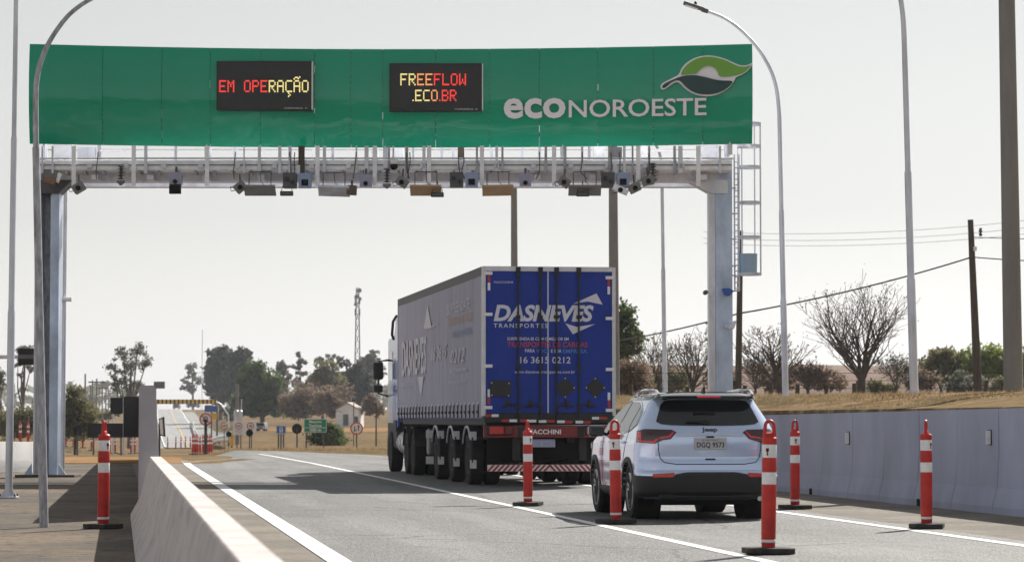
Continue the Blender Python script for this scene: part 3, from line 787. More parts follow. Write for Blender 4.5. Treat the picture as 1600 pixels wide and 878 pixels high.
M['tapered'] = mat('tape_red', (.45, .03, .03), .4)
M['tapewhite'] = mat('tape_white', (.8, .8, .82), .4)
M['cabwhite'] = mat('cab_white', (.31, .37, .53), .3, coat=.5)
M['cabblue'] = mat('cab_blue', (.02, .10, .42), .3, coat=.5)
M['glass'] = mat('dark_glass', (.012, .014, .017), .04, spec=.8)
TP = at(857.5, 54.5)
trk = thing('articulated_lorry', 'blue articulated lorry with dusty grey side curtain seen from behind, under the gantry', 'lorry', (TP.x, TP.y, 0), .0102)
TS = 54.5 / FPX
def tx(px): return (px - 857.5) * 2.56 / 206
def tz(py): return CAMH + (657 - py) * TS
TL = 15.1; HW = 1.29; ZT = tz(416.5); ZB = 1.33
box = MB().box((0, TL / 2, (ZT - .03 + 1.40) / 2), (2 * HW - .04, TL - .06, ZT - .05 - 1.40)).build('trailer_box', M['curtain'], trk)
MB().box((0, TL / 2, ZT - .015), (2 * HW - .02, TL, .03)).build('trailer_roof', mat('roof_grey', (.25, .24, .24), .7), trk)
for sx in (-1, 1):
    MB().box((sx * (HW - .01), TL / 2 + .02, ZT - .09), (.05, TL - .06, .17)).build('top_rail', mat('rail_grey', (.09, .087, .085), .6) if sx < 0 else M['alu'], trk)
    MB().box((sx * (HW - .015), -.005, (ZT + 1.36) / 2), (.07, .07, ZT - 1.38)).build('corner_post', M['alu'], trk)
    MB().box((sx * (HW - .015), TL - .03, (ZT + 1.36) / 2), (.06, .07, ZT - 1.38)).build('front_post', M['curtain'] if sx < 0 else M['alu'], trk)
# curtains: gently rippled sheets hung off both sides
for sx in (-1, 1):
    n, mz = 150, 10; v = []
    z0, z1 = 1.56, ZT - .17
    for j in range(mz + 1):
        for i in range(n + 1):
            y = .06 + (TL - .12) * i / n; q = j / mz
            rp = .012 * math.sin(y * 9.2) * (1 - q * .7) + .012 * noise.noise(Vector((y * 1.3, q * 2, 4 + sx)))
            v.append((sx * (HW + .005) + sx * rp, y, z0 + (z1 - z0) * q))
    f = [(j * (n + 1) + i, j * (n + 1) + i + 1, (j + 1) * (n + 1) + i + 1, (j + 1) * (n + 1) + i) for j in range(mz) for i in range(n)]
    if sx > 0: f = [q[::-1] for q in f]
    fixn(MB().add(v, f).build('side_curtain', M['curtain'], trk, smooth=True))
def side_y(px):
    """position along the lorry of a photo column on the left side"""
    best = None
    for k in range(0, 1600):
        y = k / 100
        p = Matrix.Rotation(.0102, 3, 'Z') @ Vector((-HW, y, 0)) + Vector((TP.x, TP.y, 0))
        xc = p.x * CP - p.y * SP; d = p.x * SP + p.y * CP
        q = 800 + FPX * xc / d
        if q <= px: return y, d
    return 15.0, 69.0
def side_text(s_, px0, px1, z0, z1, m, **k):
    ya, _ = side_y(px0); yb, _ = side_y(px1)
    vs, fs = text_mesh(s_, ya - yb, z1 - z0, **k)
    v2 = [(-HW - .032 - v.z * 0, ya - v.x, z0 + v.y) for v in vs]
    return MB().add(v2, fs).build('side_lettering', m, trk, smooth=False)
def sz(px, py):
    y, d = side_y(px); return CAMH + (657 - py) * d / FPX
def side_poly(pts, m, name='side_print'):
    v = []
    for px, py in pts:
        y, d = side_y(px); v.append((-HW - .030, y, CAMH + (657 - py) * d / FPX))
    o = MB().prism(v, (.004, 0, 0)).build(name, m, trk); return fixn(o)
side_text('DASNEVES', 630, 668, sz(650, 586), sz(650, 529), M['ghost'], bold=.02, shear=.12)
side_poly([(670, 477), (676, 511), (664, 513)], M['ghost']); side_poly([(663, 514), (690, 505), (674, 513)], M['ghost2'])
side_poly([(655, 589), (664, 588), (660, 620)], M['ghost'])
side_text('TRANSPORTES', 628, 652, sz(640, 604), sz(640, 596), M['ghost2'])
side_text('SURPREENDA-SE', 701, 736, sz(720, 487), sz(720, 470), M['ghost2'])
side_text('TRANSPORTES DE CARGAS', 700, 739, sz(720, 506), sz(720, 492), M['ghosto'])
side_text('PARA EMPRESA', 708, 739, sz(724, 525), sz(724, 514), M['ghostb'])
side_text('16 3615', 676, 700, sz(690, 562), sz(690, 540), M['ghost2'], shear=.3)
side_text('0212', 706, 728, sz(718, 566), sz(718, 545), M['ghost2'], shear=.3)
side_text('dasneves', 705, 732, sz(718, 582), sz(718, 573), M['ghost2'])
side_text('transportes', 703, 730, sz(718, 601), sz(718, 594), M['ghost2'])
# strap zone under the curtain
MB().box((-HW - .005, TL / 2, 1.455), (.03, TL - .1, .21)).build('side_rave', M['curtain'], trk)
for k in range(24):
    y = .45 + k * (TL - .9) / 23
    st = MB().box((-HW - .03, y, 1.47), (.02, .075, .27)).build('strap', M['black'], trk)
    MB().box((-HW - .045, y, 1.45), (.03, .12, .05)).build('buckle', M['chassis'], st)
    MB().box((-HW - .032, y + .0, 1.62), (.02, .05, .06)).build('strap_tab', M['tapewhite'], st)
# rear doors
MB().box((0, -.02, ZT - .05), (2 * HW - .10, .06, .09)).build('door_header', M['alu'], trk)
zd0, zd1 = 1.43, ZT - .095
for a, c in ((-HW + .06, tx(856) - .012), (tx(856) + .012, HW - .06)):
    MB().box(((a + c) / 2, -.012, (zd0 + zd1) / 2), (c - a, .04, zd1 - zd0)).build('rear_door', M['bluebox'], trk, bevel=.006)
MB().box((tx(856), -.012, (zd0 + zd1) / 2), (.022, .03, zd1 - zd0)).build('door_seal', M['alu'], trk)
def zx(q): return tx(740 + q / 3.1375)
def zy(q): return tz(400 + q / 3.1375)
for q in (215, 325, 405, 515):
    lb = MB(); lb.tube([(zx(q), -.062, zd0 - .14), (zx(q), -.062, ZT - .04)], .019, 8)
    lb = lb.build('locking_bar', M['chassis'], trk)
    for z in (zy(92), zy(300), zy(548), zy(745)):
        MB().box((zx(q), -.055, z), (.085, .045, .07)).build('bar_clamp', M['chassis'], lb)
    MB().box((zx(q), -.06, ZT - .06), (.09, .05, .09)).build('bar_cam', M['chassis'], lb)
    dirn = -1 if q in (215, 325) else 1
    hd = MB(); hd.tube([(zx(q), -.085, zy(735)), (zx(q) + dirn * .18, -.09, zy(728)), (zx(q) + dirn * .33, -.085, zy(740))], .016, 6); hd.build('bar_handle', M['chassis'], lb)
    MB().box((zx(q) + dirn * .2, -.05, zy(725)), (.06, .05, .16)).build('handle_catch', M['chassis'], lb)
for q, sx in ((75, -1), (670, 1)):
    for z in (87 if sx < 0 else 105, 288 if sx < 0 else 305, 540 if sx < 0 else 555, 742 if sx < 0 else 755):
        MB().box((sx * (HW - .10), -.055, zy(z)), (.16, .03, .062)).build('door_hinge', M['tapewhite'], trk, bevel=.006)
    for k, (z0, mm) in enumerate(((110, 'tapered'), (152, 'tapewhite'), (672, 'tapewhite'), (708, 'tapered'))):
        MB().box((sx * (HW - .115), -.036, zy(z0 + (15 if sx > 0 else 0))), (.05, .008, .15)).build('marker_tape', M[mm], trk)
M['printwhite'] = mat('print_white', (.66, .66, .74), .45)
M['printred'] = mat('print_red', (.42, .045, .05), .45)
M['printblue'] = mat('print_blue', (.06, .20, .52), .45)
def door_text(s_, x0, x1, y0, y1, m, **k):
    return lettering('door_lettering', s_, zx(x0), zx(x1), zy(y1), zy(y0), m, trk, yoff=-.036, **k)
door_text('DASNEVES', 95, 590, 240, 322, M['printwhite'], bold=.035, shear=.22, space=.95)
door_text('TRANSPORTES', 95, 362, 332, 353, M['printwhite'], space=1.35, bold=.01)
def door_poly(pts, m, y=-.037, th=.004, name='door_print'):
    return fixn(MB().prism([(zx(a), y, zy(c)) for a, c in pts], (0, th, 0)).build(name, m, trk))
door_poly([(488, 234), (604, 182), (635, 237), (560, 222)], M['printwhite'])
door_poly([(450, 330), (505, 347), (597, 333), (487, 383)], M['printwhite'])
door_text('SURPREENDA-SE COM O MELHOR EM', 162, 465, 399, 414, M['printwhite'], bold=.012)
door_text('TRANSPORTES DE CARGAS', 162, 560, 421, 448, M['printred'], bold=.02)
door_text('PARA', 250, 298, 456, 473, M['printwhite'], bold=.012); door_text('VOCÊ', 304, 370, 452, 475, M['printblue'], bold=.02)
door_text('E SUA', 378, 430, 457, 474, M['printwhite'], bold=.012); door_text('EMPRESA', 437, 558, 456, 477, M['printblue'], bold=.02)
door_text('16 3615 0212', 226, 475, 494, 526, M['printwhite'], bold=.008)
door_text('www.dasnevestransportes.com.br', 198, 497, 560, 580, M['printwhite'])
door_text('FACCHINI', 98, 190, 125, 136, M['ghost2'])
door_poly([(75, 610), (180, 613), (178, 692), (77, 690)], M['black'], -.05, .02, 'placard_holder')
for cx_, cy_ in ((448, 645), (597, 645)):
    door_poly([(cx_, cy_ - 52), (cx_ + 50, cy_), (cx_, cy_ + 52), (cx_ - 50, cy_)], M['black'], -.05, .02, 'placard_holder')
for q in ((85, 622), (170, 624), (86, 682), (168, 684), (448, 600), (492, 645), (448, 690), (404, 645), (597, 600), (641, 645), (597, 690), (553, 645)):
    MB().box((zx(q[0]), -.052, zy(q[1])), (.022, .01, .022)).build('holder_rivet', M['alu'], trk)
# sill, bumper, underrun bar
MB().box((0, .10, 1.335), (2 * HW - .06, .28, .185)).build('rear_sill', M['chassis'], trk, bevel=.008)
def seg_tape(x0, x1, py, m): 
    z = tz(py); MB().box(((tx(x0) + tx(x1)) / 2, -.046, z), (tx(x1) - tx(x0), .008, .052)).build('marker_tape', M[m], trk)
for x0, x1, y, m in ((757, 766, 649, 'tapered'), (767, 778, 649, 'tapewhite'), (783, 794, 657, 'tapered'), (795, 807, 657, 'tapewhite'), (812, 823, 657, 'tapered'), (824, 837, 657.5, 'tapewhite'), (841, 853, 658, 'tapewhite'), (854, 866, 658, 'tapered'), (870, 882, 658.5, 'tapewhite'), (883, 894, 659, 'tapered'), (899, 911, 659, 'tapewhite'), (912, 923, 659.5, 'tapered'), (925, 936, 653, 'tapewhite'), (937, 949, 653, 'tapered')):
    seg_tape(x0, x1, y, m)
MB().box((0, .0, tz(674)), (2 * HW - .03, .10, .235)).build('rear_bumper', M['bumpred'], trk, bevel=.012)
for x in (-.55, .62): MB().box((x, -.056, tz(674)), (.13, .012, .2)).build('bumper_strut', M['chassis'], trk)
lettering('bumper_lettering', 'FACCHINI', tx(827), tx(876), tz(678), tz(670.5), M['tapewhite'], trk, yoff=-.056, bold=.03)
for sx in (-1, 1):
    tl = MB().box((sx * (HW - .33), -.058, tz(672)), (.52, .04, .19)).build('tail_lamp', M['chassis'], trk, bevel=.03)
    MB().box((sx * (HW - .26), -.082, tz(672)), (.28, .02, .15)).build('lamp_lens', M['lampred'], tl, bevel=.02)
    MB().box((sx * (HW - .50), -.082, tz(672)), (.14, .02, .15)).build('lamp_lens', M['bumpred'], tl, bevel=.02)
pl = MB().box((tx(849), -.07, tz(692)), (.43, .012, .15)).build('number_plate', mat('plate_white', (.5, .5, .6), .5), trk)
MB().box((tx(849), -.078, tz(687.3)), (.43, .006, .035)).build('plate_band', M['ghostb'], pl)
lettering('plate_text', 'DIS 3P423', tx(834), tx(864), tz(697.2), tz(689.8), M['ghostb'], pl, yoff=-.08, bold=.02)
MB().box((0, .75, .74), (2.2, .06, .42)).build('mud_panel', M['matblack'], trk)
ub = MB().box((0, .03, tz(730.5)), (2.38, .09, .125)).build('underrun_bar', M['tapewhite'], trk)
for k in range(24):
    x = -1.16 + k * .1
    sl = .055 if x < 0 else -.055
    o = MB().prism([(x - sl, -.019, tz(730.5) - .06), (x + .052 - sl, -.019, tz(730.5) - .06), (x + .052 + sl, -.019, tz(730.5) + .06), (x + sl, -.019, tz(730.5) + .06)], (0, .003, 0))
    fixn(o.build('bar_stripe', M['tapered'], ub))
for x in (-.62, .68): MB().box((x, .1, .72), (.14, .1, .42)).build('underrun_bracket', M['chassis'], trk)
# chassis, axles
for x in (-.5, .5): MB().box((x, 7.2, 1.02), (.14, 13.6, .34)).build('chassis_rail', M['chassis'], trk)
MB().box((0, 7.5, 1.26), (2.4, 14.6, .12)).build('trailer_floor', M['chassis'], trk)
def wheel(par, x, y, r, wd, sx):
    """one tyre with its rim, outer face on side sx"""
    t = MB(); h_ = wd / 2
    t.lathe([(r * .56, -h_ * .8), (r * .80, -h_), (r * .95, -h_ * .92), (r, -h_ * .72), (r, h_ * .72), (r * .95, h_ * .92), (r * .80, h_), (r * .56, h_ * .8)], 32, (0, 0, 0), 'x')
    o = t.build('wheel', M['rubber'], par, loc=(x, y, r))
    rm = MB(); e = sx * h_
    rm.lathe([(r * .57, e * .75), (r * .54, e * .85), (r * .50, e * .35), (r * .30, e * .05), (r * .26, e * .55), (r * .16, e * .75), (.001, e * .8)], 24, (0, 0, 0), 'x', cap=False)
    rm.build('rim', M['rim'], o)
    nb = MB()
    for k in range(10):
        a = 2 * math.pi * k / 10; nb.box((e * .25, r * .35 * math.cos(a), r * .35 * math.sin(a)), (.05, .03, .03))
    nb.build('wheel_nuts', M['chassis'], o)
    return o
for y in (2.35, 4.95, 7.55):
    for sx in (-1, 1):
        wheel(trk, sx * (HW - .16), y, .515, .29, sx)
        wheel(trk, sx * (HW - .49), y, .515, .29, sx)
        g = MB(); pts = []
        for k in range(13):
            a = math.pi * (.16 + .62 * k / 12); pts.append((y + .66 * math.cos(a), .52 + .66 * math.sin(a)))
        v = []
        for yy, zz in pts: v += [(sx * (HW - .02), yy, zz), (sx * (HW - .62), yy, zz), (sx * (HW - .62), yy, zz - .02), (sx * (HW - .02), yy, zz - .05)]
        f = [(i * 4 + k, i * 4 + (k + 1) % 4, i * 4 + 4 + (k + 1) % 4, i * 4 + 4 + k) for i in range(12) for k in range(4)]
        o = MB().add(v, f + [(0, 1, 2, 3), (51, 50, 49, 48)]).build('mudguard', M['chassis'], trk); fixn(o)
        if sx < 0:
            ed = MB(); ed.tube([(sx * (HW - .005), yy, zz - .015) for yy, zz in pts], .022, 6); ed.build('guard_edge', M['alu'], o)
    MB().tube([(-HW + .3, y, .515), (HW - .3, y, .515)], .07, 10).build('axle', M['chassis'], trk)
    for z in (.98, .42):
        MB().box((-HW + .04, y - .70, z), (.13, .02, .17)).build('guard_plate', M['tapewhite'], trk)
    MB().box((-HW + .02, y - .70, .70), (.03, .03, .5)).build('guard_stay', M['chassis'], trk)
for z in (.98, .40):
    MB().box((-HW + .06, 9.0, z), (.18, .03, .17)).build('guard_plate', M['tapewhite'], trk)
MB().box((-HW + .30, 10.2, .80), (.3, .5, .6)).build('tool_box', M['rim'], trk, bevel=.04)
MB().box((-HW + .42, 8.95, .6), (.12, .12, 1.1)).build('landing_leg', M['chassis'], trk)
MB().box((HW - .42, 8.95, .6), (.12, .12, 1.1)).build('landing_leg', M['chassis'], trk)
# tractor unit
FY = 17.15
MB().box((0, 14.4, .86), (.9, 7.4, .26)).build('tractor_frame', M['chassis'], trk)
for y in (12.3, 13.65):
    for sx in (-1, 1):
        wheel(trk, sx * (HW - .18), y, .51, .29, sx); wheel(trk, sx * (HW - .51), y, .51, .29, sx)
        pts = []
        for k in range(9):
            a = math.pi * (.1 + .8 * k / 8); pts.append((y + .62 * math.cos(a), .52 + .64 * math.sin(a)))
        v = []
        for yy, zz in pts: v += [(sx * (HW - .02), yy, zz), (sx * (HW - .62), yy, zz), (sx * (HW - .62), yy, zz - .03), (sx * (HW - .02), yy, zz - .04)]
        f = [(i * 4 + k, i * 4 + (k + 1) % 4, i * 4 + 4 + (k + 1) % 4, i * 4 + 4 + k) for i in range(8) for k in range(4)]
        fixn(MB().add(v, f + [(0, 1, 2, 3), (35, 34, 33, 32)]).build('mudguard', M['chassis'], trk))
    MB().tube([(-HW + .3, y, .51), (HW - .3, y, .51)], .08, 10).build('axle', M['chassis'], trk)
for sx in (-1, 1):
    wheel(trk, sx * (HW - .17), FY, .51, .31, sx)
    tk = MB(); tk.lathe([(.0, -.62), (.26, -.62), (.31, -.56), (.31, .56), (.26, .62), (.0, .62)], 20, (0, 0, 0), 'y')
    tk = tk.build('fuel_tank', M['galv2'], trk, loc=(sx * (HW - .36), 15.35, .74))
    for q in (-.35, 0, .35): MB().lathe([(.32, q - .02), (.32, q + .02)], 20, (0, 0, 0), 'y').build('tank_strap', M['chassis'], tk)
MB().box((0, 17.35, 2.27), (2.42, 1.9, 2.26)).build('cab', M['cabwhite'], trk, bevel=.10, seg=3)
MB().box((0, 17.1, .92), (2.44, 2.2, .66)).build('cab_base', M['chassis'], trk, bevel=.05)
o = MB(); o.prism([(-1.1, 16.42, 3.36), (-1.1, 18.0, 3.38), (-1.1, 17.3, 3.95), (-1.1, 16.42, 4.02)], (2.2, 0, 0)); fixn(o.build('roof_deflector', M['cabwhite'], trk, bevel=.05))
for sx in (-1, 1):
    MB().box((sx * 1.19, 16.15, 2.95), (.05, .62, 1.7)).build('side_deflector', M['cabwhite'], trk, bevel=.01)
    MB().box((sx * 1.19, 16.15, 1.60), (.05, .62, .95)).build('side_deflector', M['cabblue'], trk, bevel=.01)
    MB().box((sx * 1.212, 16.75, 2.0), (.012, .5, 1.7)).build('cab_stripe', M['cabblue'], trk)
    MB().box((sx * 1.213, 17.55, 2.65), (.014, .95, .75)).build('cab_window', M['glass'], trk, bevel=.02)
    MB().box((sx * 1.214, 17.5, 1.75), (.02, 1.05, .95)).build('cab_door', M['cabwhite'], trk, bevel=.02)
    ar = MB(); ar.tube([(sx * 1.2, 18.1, 2.83), (sx * 1.46, 18.2, 2.80), (sx * 1.46, 18.2, 1.98), (sx * 1.2, 18.1, 1.9)], .03, 8)
    ar = ar.build('mirror_arm', M['chassis'], trk)
    MB().box((sx * 1.47, 18.17, 2.56), (.26, .14, .46)).build('mirror_housing', M['black'], ar, bevel=.05)
    MB().box((sx * 1.47, 18.17, 2.10), (.24, .13, .20)).build('mirror_housing', M['black'], ar, bevel=.04)
    MB().box((sx * 1.17, 17.95, .62), (.12, .5, .5)).build('cab_step', M['chassis'], trk, bevel=.03)
    MB().box((sx * 1.19, 16.35, 1.15), (.1, .7, .3)).build('cab_skirt', M['chassis'], trk, bevel=.03)
MB().tube([(-1.28, 16.2, 3.3), (-1.33, 16.15, 3.42), (-1.30, 16.2, 3.75), (-1.2, 16.3, 3.9)], .035, 8).build('air_intake', M['chassis'], trk)

# ------------------------------------------------------------------ silver SUV
M['silver'] = mat('silver_paint', (.60, .72, .97), .17, .5, coat=1.0, var=.02)
M['clad'] = mat('black_cladding', (.020, .020, .022), .6, var=.15)
M['blackgloss'] = mat('black_gloss', (.012, .012, .013), .12, coat=.8)
M['chrome'] = mat('chrome', (.75, .75, .76), .12, 1.0)
M['lampdark'] = mat('lamp_smoke', (.045, .012, .016), .08, coat=.8)
M['lampbar'] = mat('lamp_red_bar', (.80, .03, .06), .2, coat=.6)
JP = at(1111, 36.25)
suv = thing('suv', 'silver compact SUV with black lower bumper driving behind the lorry', 'car', (JP.x, JP.y, 0), 0)
suv.scale = (1.03, 1, 1)
KZ = [ # z, half width, rear y, front y, rear corner radius, front corner radius
    (.25, .74, .34, 4.15, .25, .35), (.29, .84, .12, 4.27, .26, .4), (.36, .885, .015, 4.36, .27, .45), (.46, .90, .0, 4.38, .27, .5), (.60, .905, .0, 4.40, .27, .5),
    (.625, .905, .012, 4.40, .27, .5), (.645, .905, .04, 4.40, .27, .5), (.74, .91, .055, 4.39, .28, .5), (.80, .91, .075, 4.385, .28, .5), (.93, .905, .07, 4.33, .27, .5), (1.0, .90, .07, 4.22, .26, .5),
    (1.05, .893, .072, 3.95, .25, .45), (1.085, .885, .075, 3.55, .24, .4), (1.11, .878, .082, 3.28, .24, .35), (1.125, .874, .09, 3.14, .24, .3), (1.17, .86, .12, 3.05, .23, .3), (1.24, .835, .17, 2.93, .22, .3), (1.30, .80, .215, 2.80, .20, .3),
    (1.40, .745, .28, 2.58, .18, .3), (1.50, .69, .345, 2.34, .17, .3), (1.555, .66, .37, 2.18, .16, .3), (1.562, .655, .20, 2.16, .16, .3), (1.60, .63, .17, 2.0, .16, .3), (1.625, .585, .24, 1.82, .2, .3), (1.642, .50, .42, 1.6, .2, .3), (1.650, .36, .65, 1.35, .15, .2)]
def kz(z):
    if z <= KZ[0][0]: return KZ[0][1:]
    for a, c in zip(KZ, KZ[1:]):
        if z <= c[0]:
            t = (z - a[0]) / (c[0] - a[0]); return tuple(a[i] + (c[i] - a[i]) * t for i in range(1, 6))
    return KZ[-1][1:]
def rear_y(x, z, off=0):
    w_, yr, yf, rr, rf = kz(z); ax = abs(x); y = yr + .07 * (x / w_) ** 2
    k = ax - (w_ - rr)
    if k > 0: y += rr - math.sqrt(max(0, rr * rr - min(k, rr * .985) ** 2))
    return y - off
def side_x(y, z, off=0):
    w_, yr, yf, rr, rf = kz(z)
    x = w_ - .045 * max(0, (y - 2.6) / 1.8) ** 2
    k = (yr + .07 + rr) - y
    if k > 0: x -= rr - math.sqrt(max(0, rr * rr - min(k, rr * .985) ** 2))
    return x + off
def ring(z):
    w_, yr, yf, rr, rf = kz(z); P = []
    n = 14
    for i in range(n + 1):                                   # rear, centre to the side
        x = (w_ - rr) * i / n * 1.0; P.append((x, rear_y(x, z)))
    for i in range(1, 13):
        a = math.pi / 2 * i / 12; x = w_ - rr + rr * math.sin(a)
        P.append((x, yr + .07 * (x / w_) ** 2 + rr - rr * math.cos(a)))
    y0 = P[-1][1]; y1 = max(yf - rf - .08, y0 + .05)
    for i in range(1, 41):
        y = y0 + (y1 - y0) * i / 40; P.append((w_ - .045 * max(0, (y - 2.6) / 1.8) ** 2, y))
    xe, ye = P[-1]
    for i in range(1, 13):
        a = math.pi / 2 * i / 12; P.append((xe - min(rf, xe * .8) * (1 - math.cos(a)), ye + (yf - .08 - ye) * math.sin(a)))
    xe, ye = P[-1]
    for i in range(1, 9):
        x = xe * (1 - i / 8); P.append((x, yf - .08 * (x / xe) ** 2))
    return P + [(-x, y) for x, y in P[-2:0:-1]]
zs = []
for a, c in zip(KZ, KZ[1:]):
    k = max(1, int((c[0] - a[0]) / .025)); zs += [a[0] + (c[0] - a[0]) * i / k for i in range(k)]
zs.append(KZ[-1][0])
b = MB(); rings = [ring(z) for z in zs]; n = len(rings[0])
b.v = [(x, y, z) for r_, z in zip(rings, zs) for x, y in r_]
b.f = [(j * n + i, j * n + (i + 1) % n, (j + 1) * n + (i + 1) % n, (j + 1) * n + i) for j in range(len(zs) - 1) for i in range(n)] + [tuple(range(n - 1, -1, -1)), tuple((len(zs) - 1) * n + i for i in range(n))]
b.smooth = True
body = b.build('body', M['silver'], suv); fixn(body)
RAX, FAX, WR = .88, 3.51, .355
cut = MB()
for y in (RAX, FAX):
    for sx in (-1, 1):
        cut.lathe([(.395, -.28), (.395, .28)], 36, (sx * .82, y, WR), 'x')
cut = fixn(cut.build('arch_cutter', M['clad'], suv))
bo = body.modifiers.new('arches', 'BOOLEAN'); bo.operation = 'DIFFERENCE'; bo.object = cut; bo.solver = 'EXACT'
bpy.context.view_layer.update()
dg = bpy.context.evaluated_depsgraph_get()
me = bpy.data.meshes.new_from_object(body.evaluated_get(dg))
body.modifiers.clear(); body.data = me
bpy.data.objects.remove(cut)
try: me.set_sharp_from_angle(angle=R(35))
except Exception: pass
me.materials.clear(); me.materials.append(M['silver']); me.materials.append(M['blackgloss'])
for p_ in me.polygons: p_.material_index = 1 if p_.center.z > 1.557 else 0
def patch(name, pts, m, par, where, off=.006, sub=3, th=.03):
    """outline on the rear (x,z) or the left/right side (y,z), laid onto the body as a thin shell"""
    bm = bmesh.new()
    vv = [bm.verts.new((p[0], 0, p[1])) for p in pts]; f = bm.faces.new(vv)
    bmesh.ops.triangulate(bm, faces=[f])
    for _ in range(sub):
        bmesh.ops.subdivide_edges(bm, edges=[e for e in bm.edges if e.calc_length() > .07], cuts=1, use_grid_fill=False)
        bmesh.ops.triangulate(bm, faces=[f for f in bm.faces if len(f.verts) > 3])
    r = bmesh.ops.extrude_face_region(bm, geom=list(bm.faces))
    back = {e for e in r['geom'] if isinstance(e, bmesh.types.BMVert)}
    for v in bm.verts:
        a, z = v.co.x, v.co.z
        o_ = off - (th if v in back else 0)
        if where == 'rear': v.co = (a, rear_y(a, z, o_), z)
        else: v.co = (where * side_x(a, z, o_), a, z)
    bmesh.ops.recalc_face_normals(bm, faces=bm.faces)
    me = bpy.data.meshes.new(name); bm.to_mesh(me); bm.free(); me.materials.append(m)
    me.polygons.foreach_set('use_smooth', [True] * len(me.polygons))
    try: me.set_sharp_from_angle(angle=R(40))
    except Exception: pass
    o = bpy.data.objects.new(name, me); COL.objects.link(o); o.parent = par
    return o
def rnd(pts, n=2): return sm(pts, n)
# rear window, spoiler lip, wiper
patch('rear_window', rnd([(-.665, 1.245), (-.4, 1.218), (.4, 1.218), (.665, 1.245), (.63, 1.34), (.555, 1.535), (.42, 1.55), (-.42, 1.55), (-.555, 1.535), (-.63, 1.34)], 1), M['glass'], suv, 'rear', .008)
MB().box((0, .155, 1.585), (.30, .03, .025)).build('brake_light', M['lampbar'], suv, bevel=.008)
wp = MB(); wp.tube([(.0, rear_y(0, 1.25, .02), 1.25), (-.18, rear_y(.18, 1.27, .03), 1.272), (-.30, rear_y(.3, 1.26, .03), 1.262)], [.02, .014, .008], 6); wp.build('rear_wiper', M['black'], suv)
# roof: black skin, rails, fin
patch('roof_edge', [(.25, 1.552), (2.15, 1.556), (1.7, 1.628), (.4, 1.628)], M['blackgloss'], suv, -1, .004); patch('roof_edge', [(.25, 1.552), (2.15, 1.556), (1.7, 1.628), (.4, 1.628)], M['blackgloss'], suv, 1, .004)
bm = MB(); bm.box((0, 1.05, 1.652), (.9, 1.0, .006)); bm.build('roof_panel', M['blackgloss'], suv, bevel=.002)
for sx in (-1, 1):
    rl = MB(); rl.tube([(sx * .60, .36, 1.615), (sx * .605, .50, 1.668), (sx * .61, 1.2, 1.685), (sx * .60, 1.85, 1.66), (sx * .58, 2.0, 1.60)], [.018, .02, .02, .02, .018], 8); rl.build('roof_rail', M['chrome'], suv)
fn = MB(); fn.prism([(-.012, .42, 1.645), (-.012, .62, 1.648), (-.012, .50, 1.70), (-.012, .455, 1.72)], (.024, 0, 0)); fixn(fn.build('aerial_fin', M['black'], suv))
# lamps
for sx in (-1, 1):
    pts = [(-.895, 1.00), (-.88, 1.15), (-.80, 1.175), (-.48, 1.165), (-.425, 1.135), (-.50, 1.045), (-.60, 1.03), (-.70, .985)]
    if sx > 0: pts = [(-x, z) for x, z in pts][::-1]
    tl = patch('tail_light', pts, M['lampdark'], suv, 'rear', .014)
    for q in ([(-.885, 1.01), (-.86, 1.03), (-.72, 1.015), (-.685, 1.05), (-.66, 1.05), (-.70, .992)], [(-.885, 1.01), (-.878, 1.14), (-.845, 1.145), (-.85, 1.02)], [(-.665, 1.055), (-.64, 1.048), (-.51, 1.065), (-.45, 1.14), (-.47, 1.145), (-.525, 1.085), (-.63, 1.07)]):
        if sx > 0: q = [(-x, z) for x, z in q][::-1]
        patch('lit_bar', q, M['lampbar'], tl, 'rear', .020, 2, .01)
    q = [(-.74, .552), (-.73, .60), (-.47, .615), (-.46, .58), (-.50, .556)]
    if sx > 0: q = [(-x, z) for x, z in q][::-1]
    patch('reflector', q, M['lampred'], suv, 'rear', .016)
# lower cladding
def wrap(name, z0, ztop, yend, m, off):
    """strip that follows the body round its rear corners up to yend on both sides"""
    def half(z):
        P = [(x, y) for x, y in ring(z)[:60] if x >= 0]
        out = []
        for i, (x, y) in enumerate(P):
            if y > yend and i > 20: break
            nx_, ny_ = (0, -1) if i < 14 else None or (0, -1)
            out.append((x, y))
        return out
    N = 26; cols = []
    for sgn in (-1, 1):
        for z_i in (0,): pass
    b = MB(); mz_ = 12; rows = []
    for j in range(mz_ + 1):
        row = []
        for sgn, rg_ in ((-1, range(N, 0, -1)), (1, range(0, N + 1))):
            for i in rg_:
                u = i / N
                # locate by plan: first along the rear, then round the corner, then along the side
                zt = ztop(u); z = z0 + (zt - z0) * j / mz_
                w_, yr, yf, rr, rf = kz(z)
                if u < .5: x = (w_ - rr) * u / .5; y = rear_y(x, z, off)
                elif u < .85:
                    a = math.pi / 2 * (u - .5) / .35; xe = w_ - rr
                    yb = yr + .07 * ((xe + rr * math.sin(a)) / w_) ** 2
                    x = xe + (rr + off) * math.sin(a); y = yb + rr - (rr + off) * math.cos(a)
                else:
                    y0_ = yr + .07 + rr; y = y0_ + (yend - y0_) * (u - .85) / .15; x = w_ + off
                row.append((sgn * x, y, z))
        rows.append(row)
    n_ = len(rows[0]); b.v = [q for r_ in rows for q in r_]
    b.f = [(j * n_ + i, j * n_ + i + 1, (j + 1) * n_ + i + 1, (j + 1) * n_ + i) for j in range(mz_) for i in range(n_ - 1)]
    o = b.build(name, m, suv, smooth=True); so = o.modifiers.new('thick', 'SOLIDIFY'); so.thickness = .012; so.offset = -1
    return fixn(o)
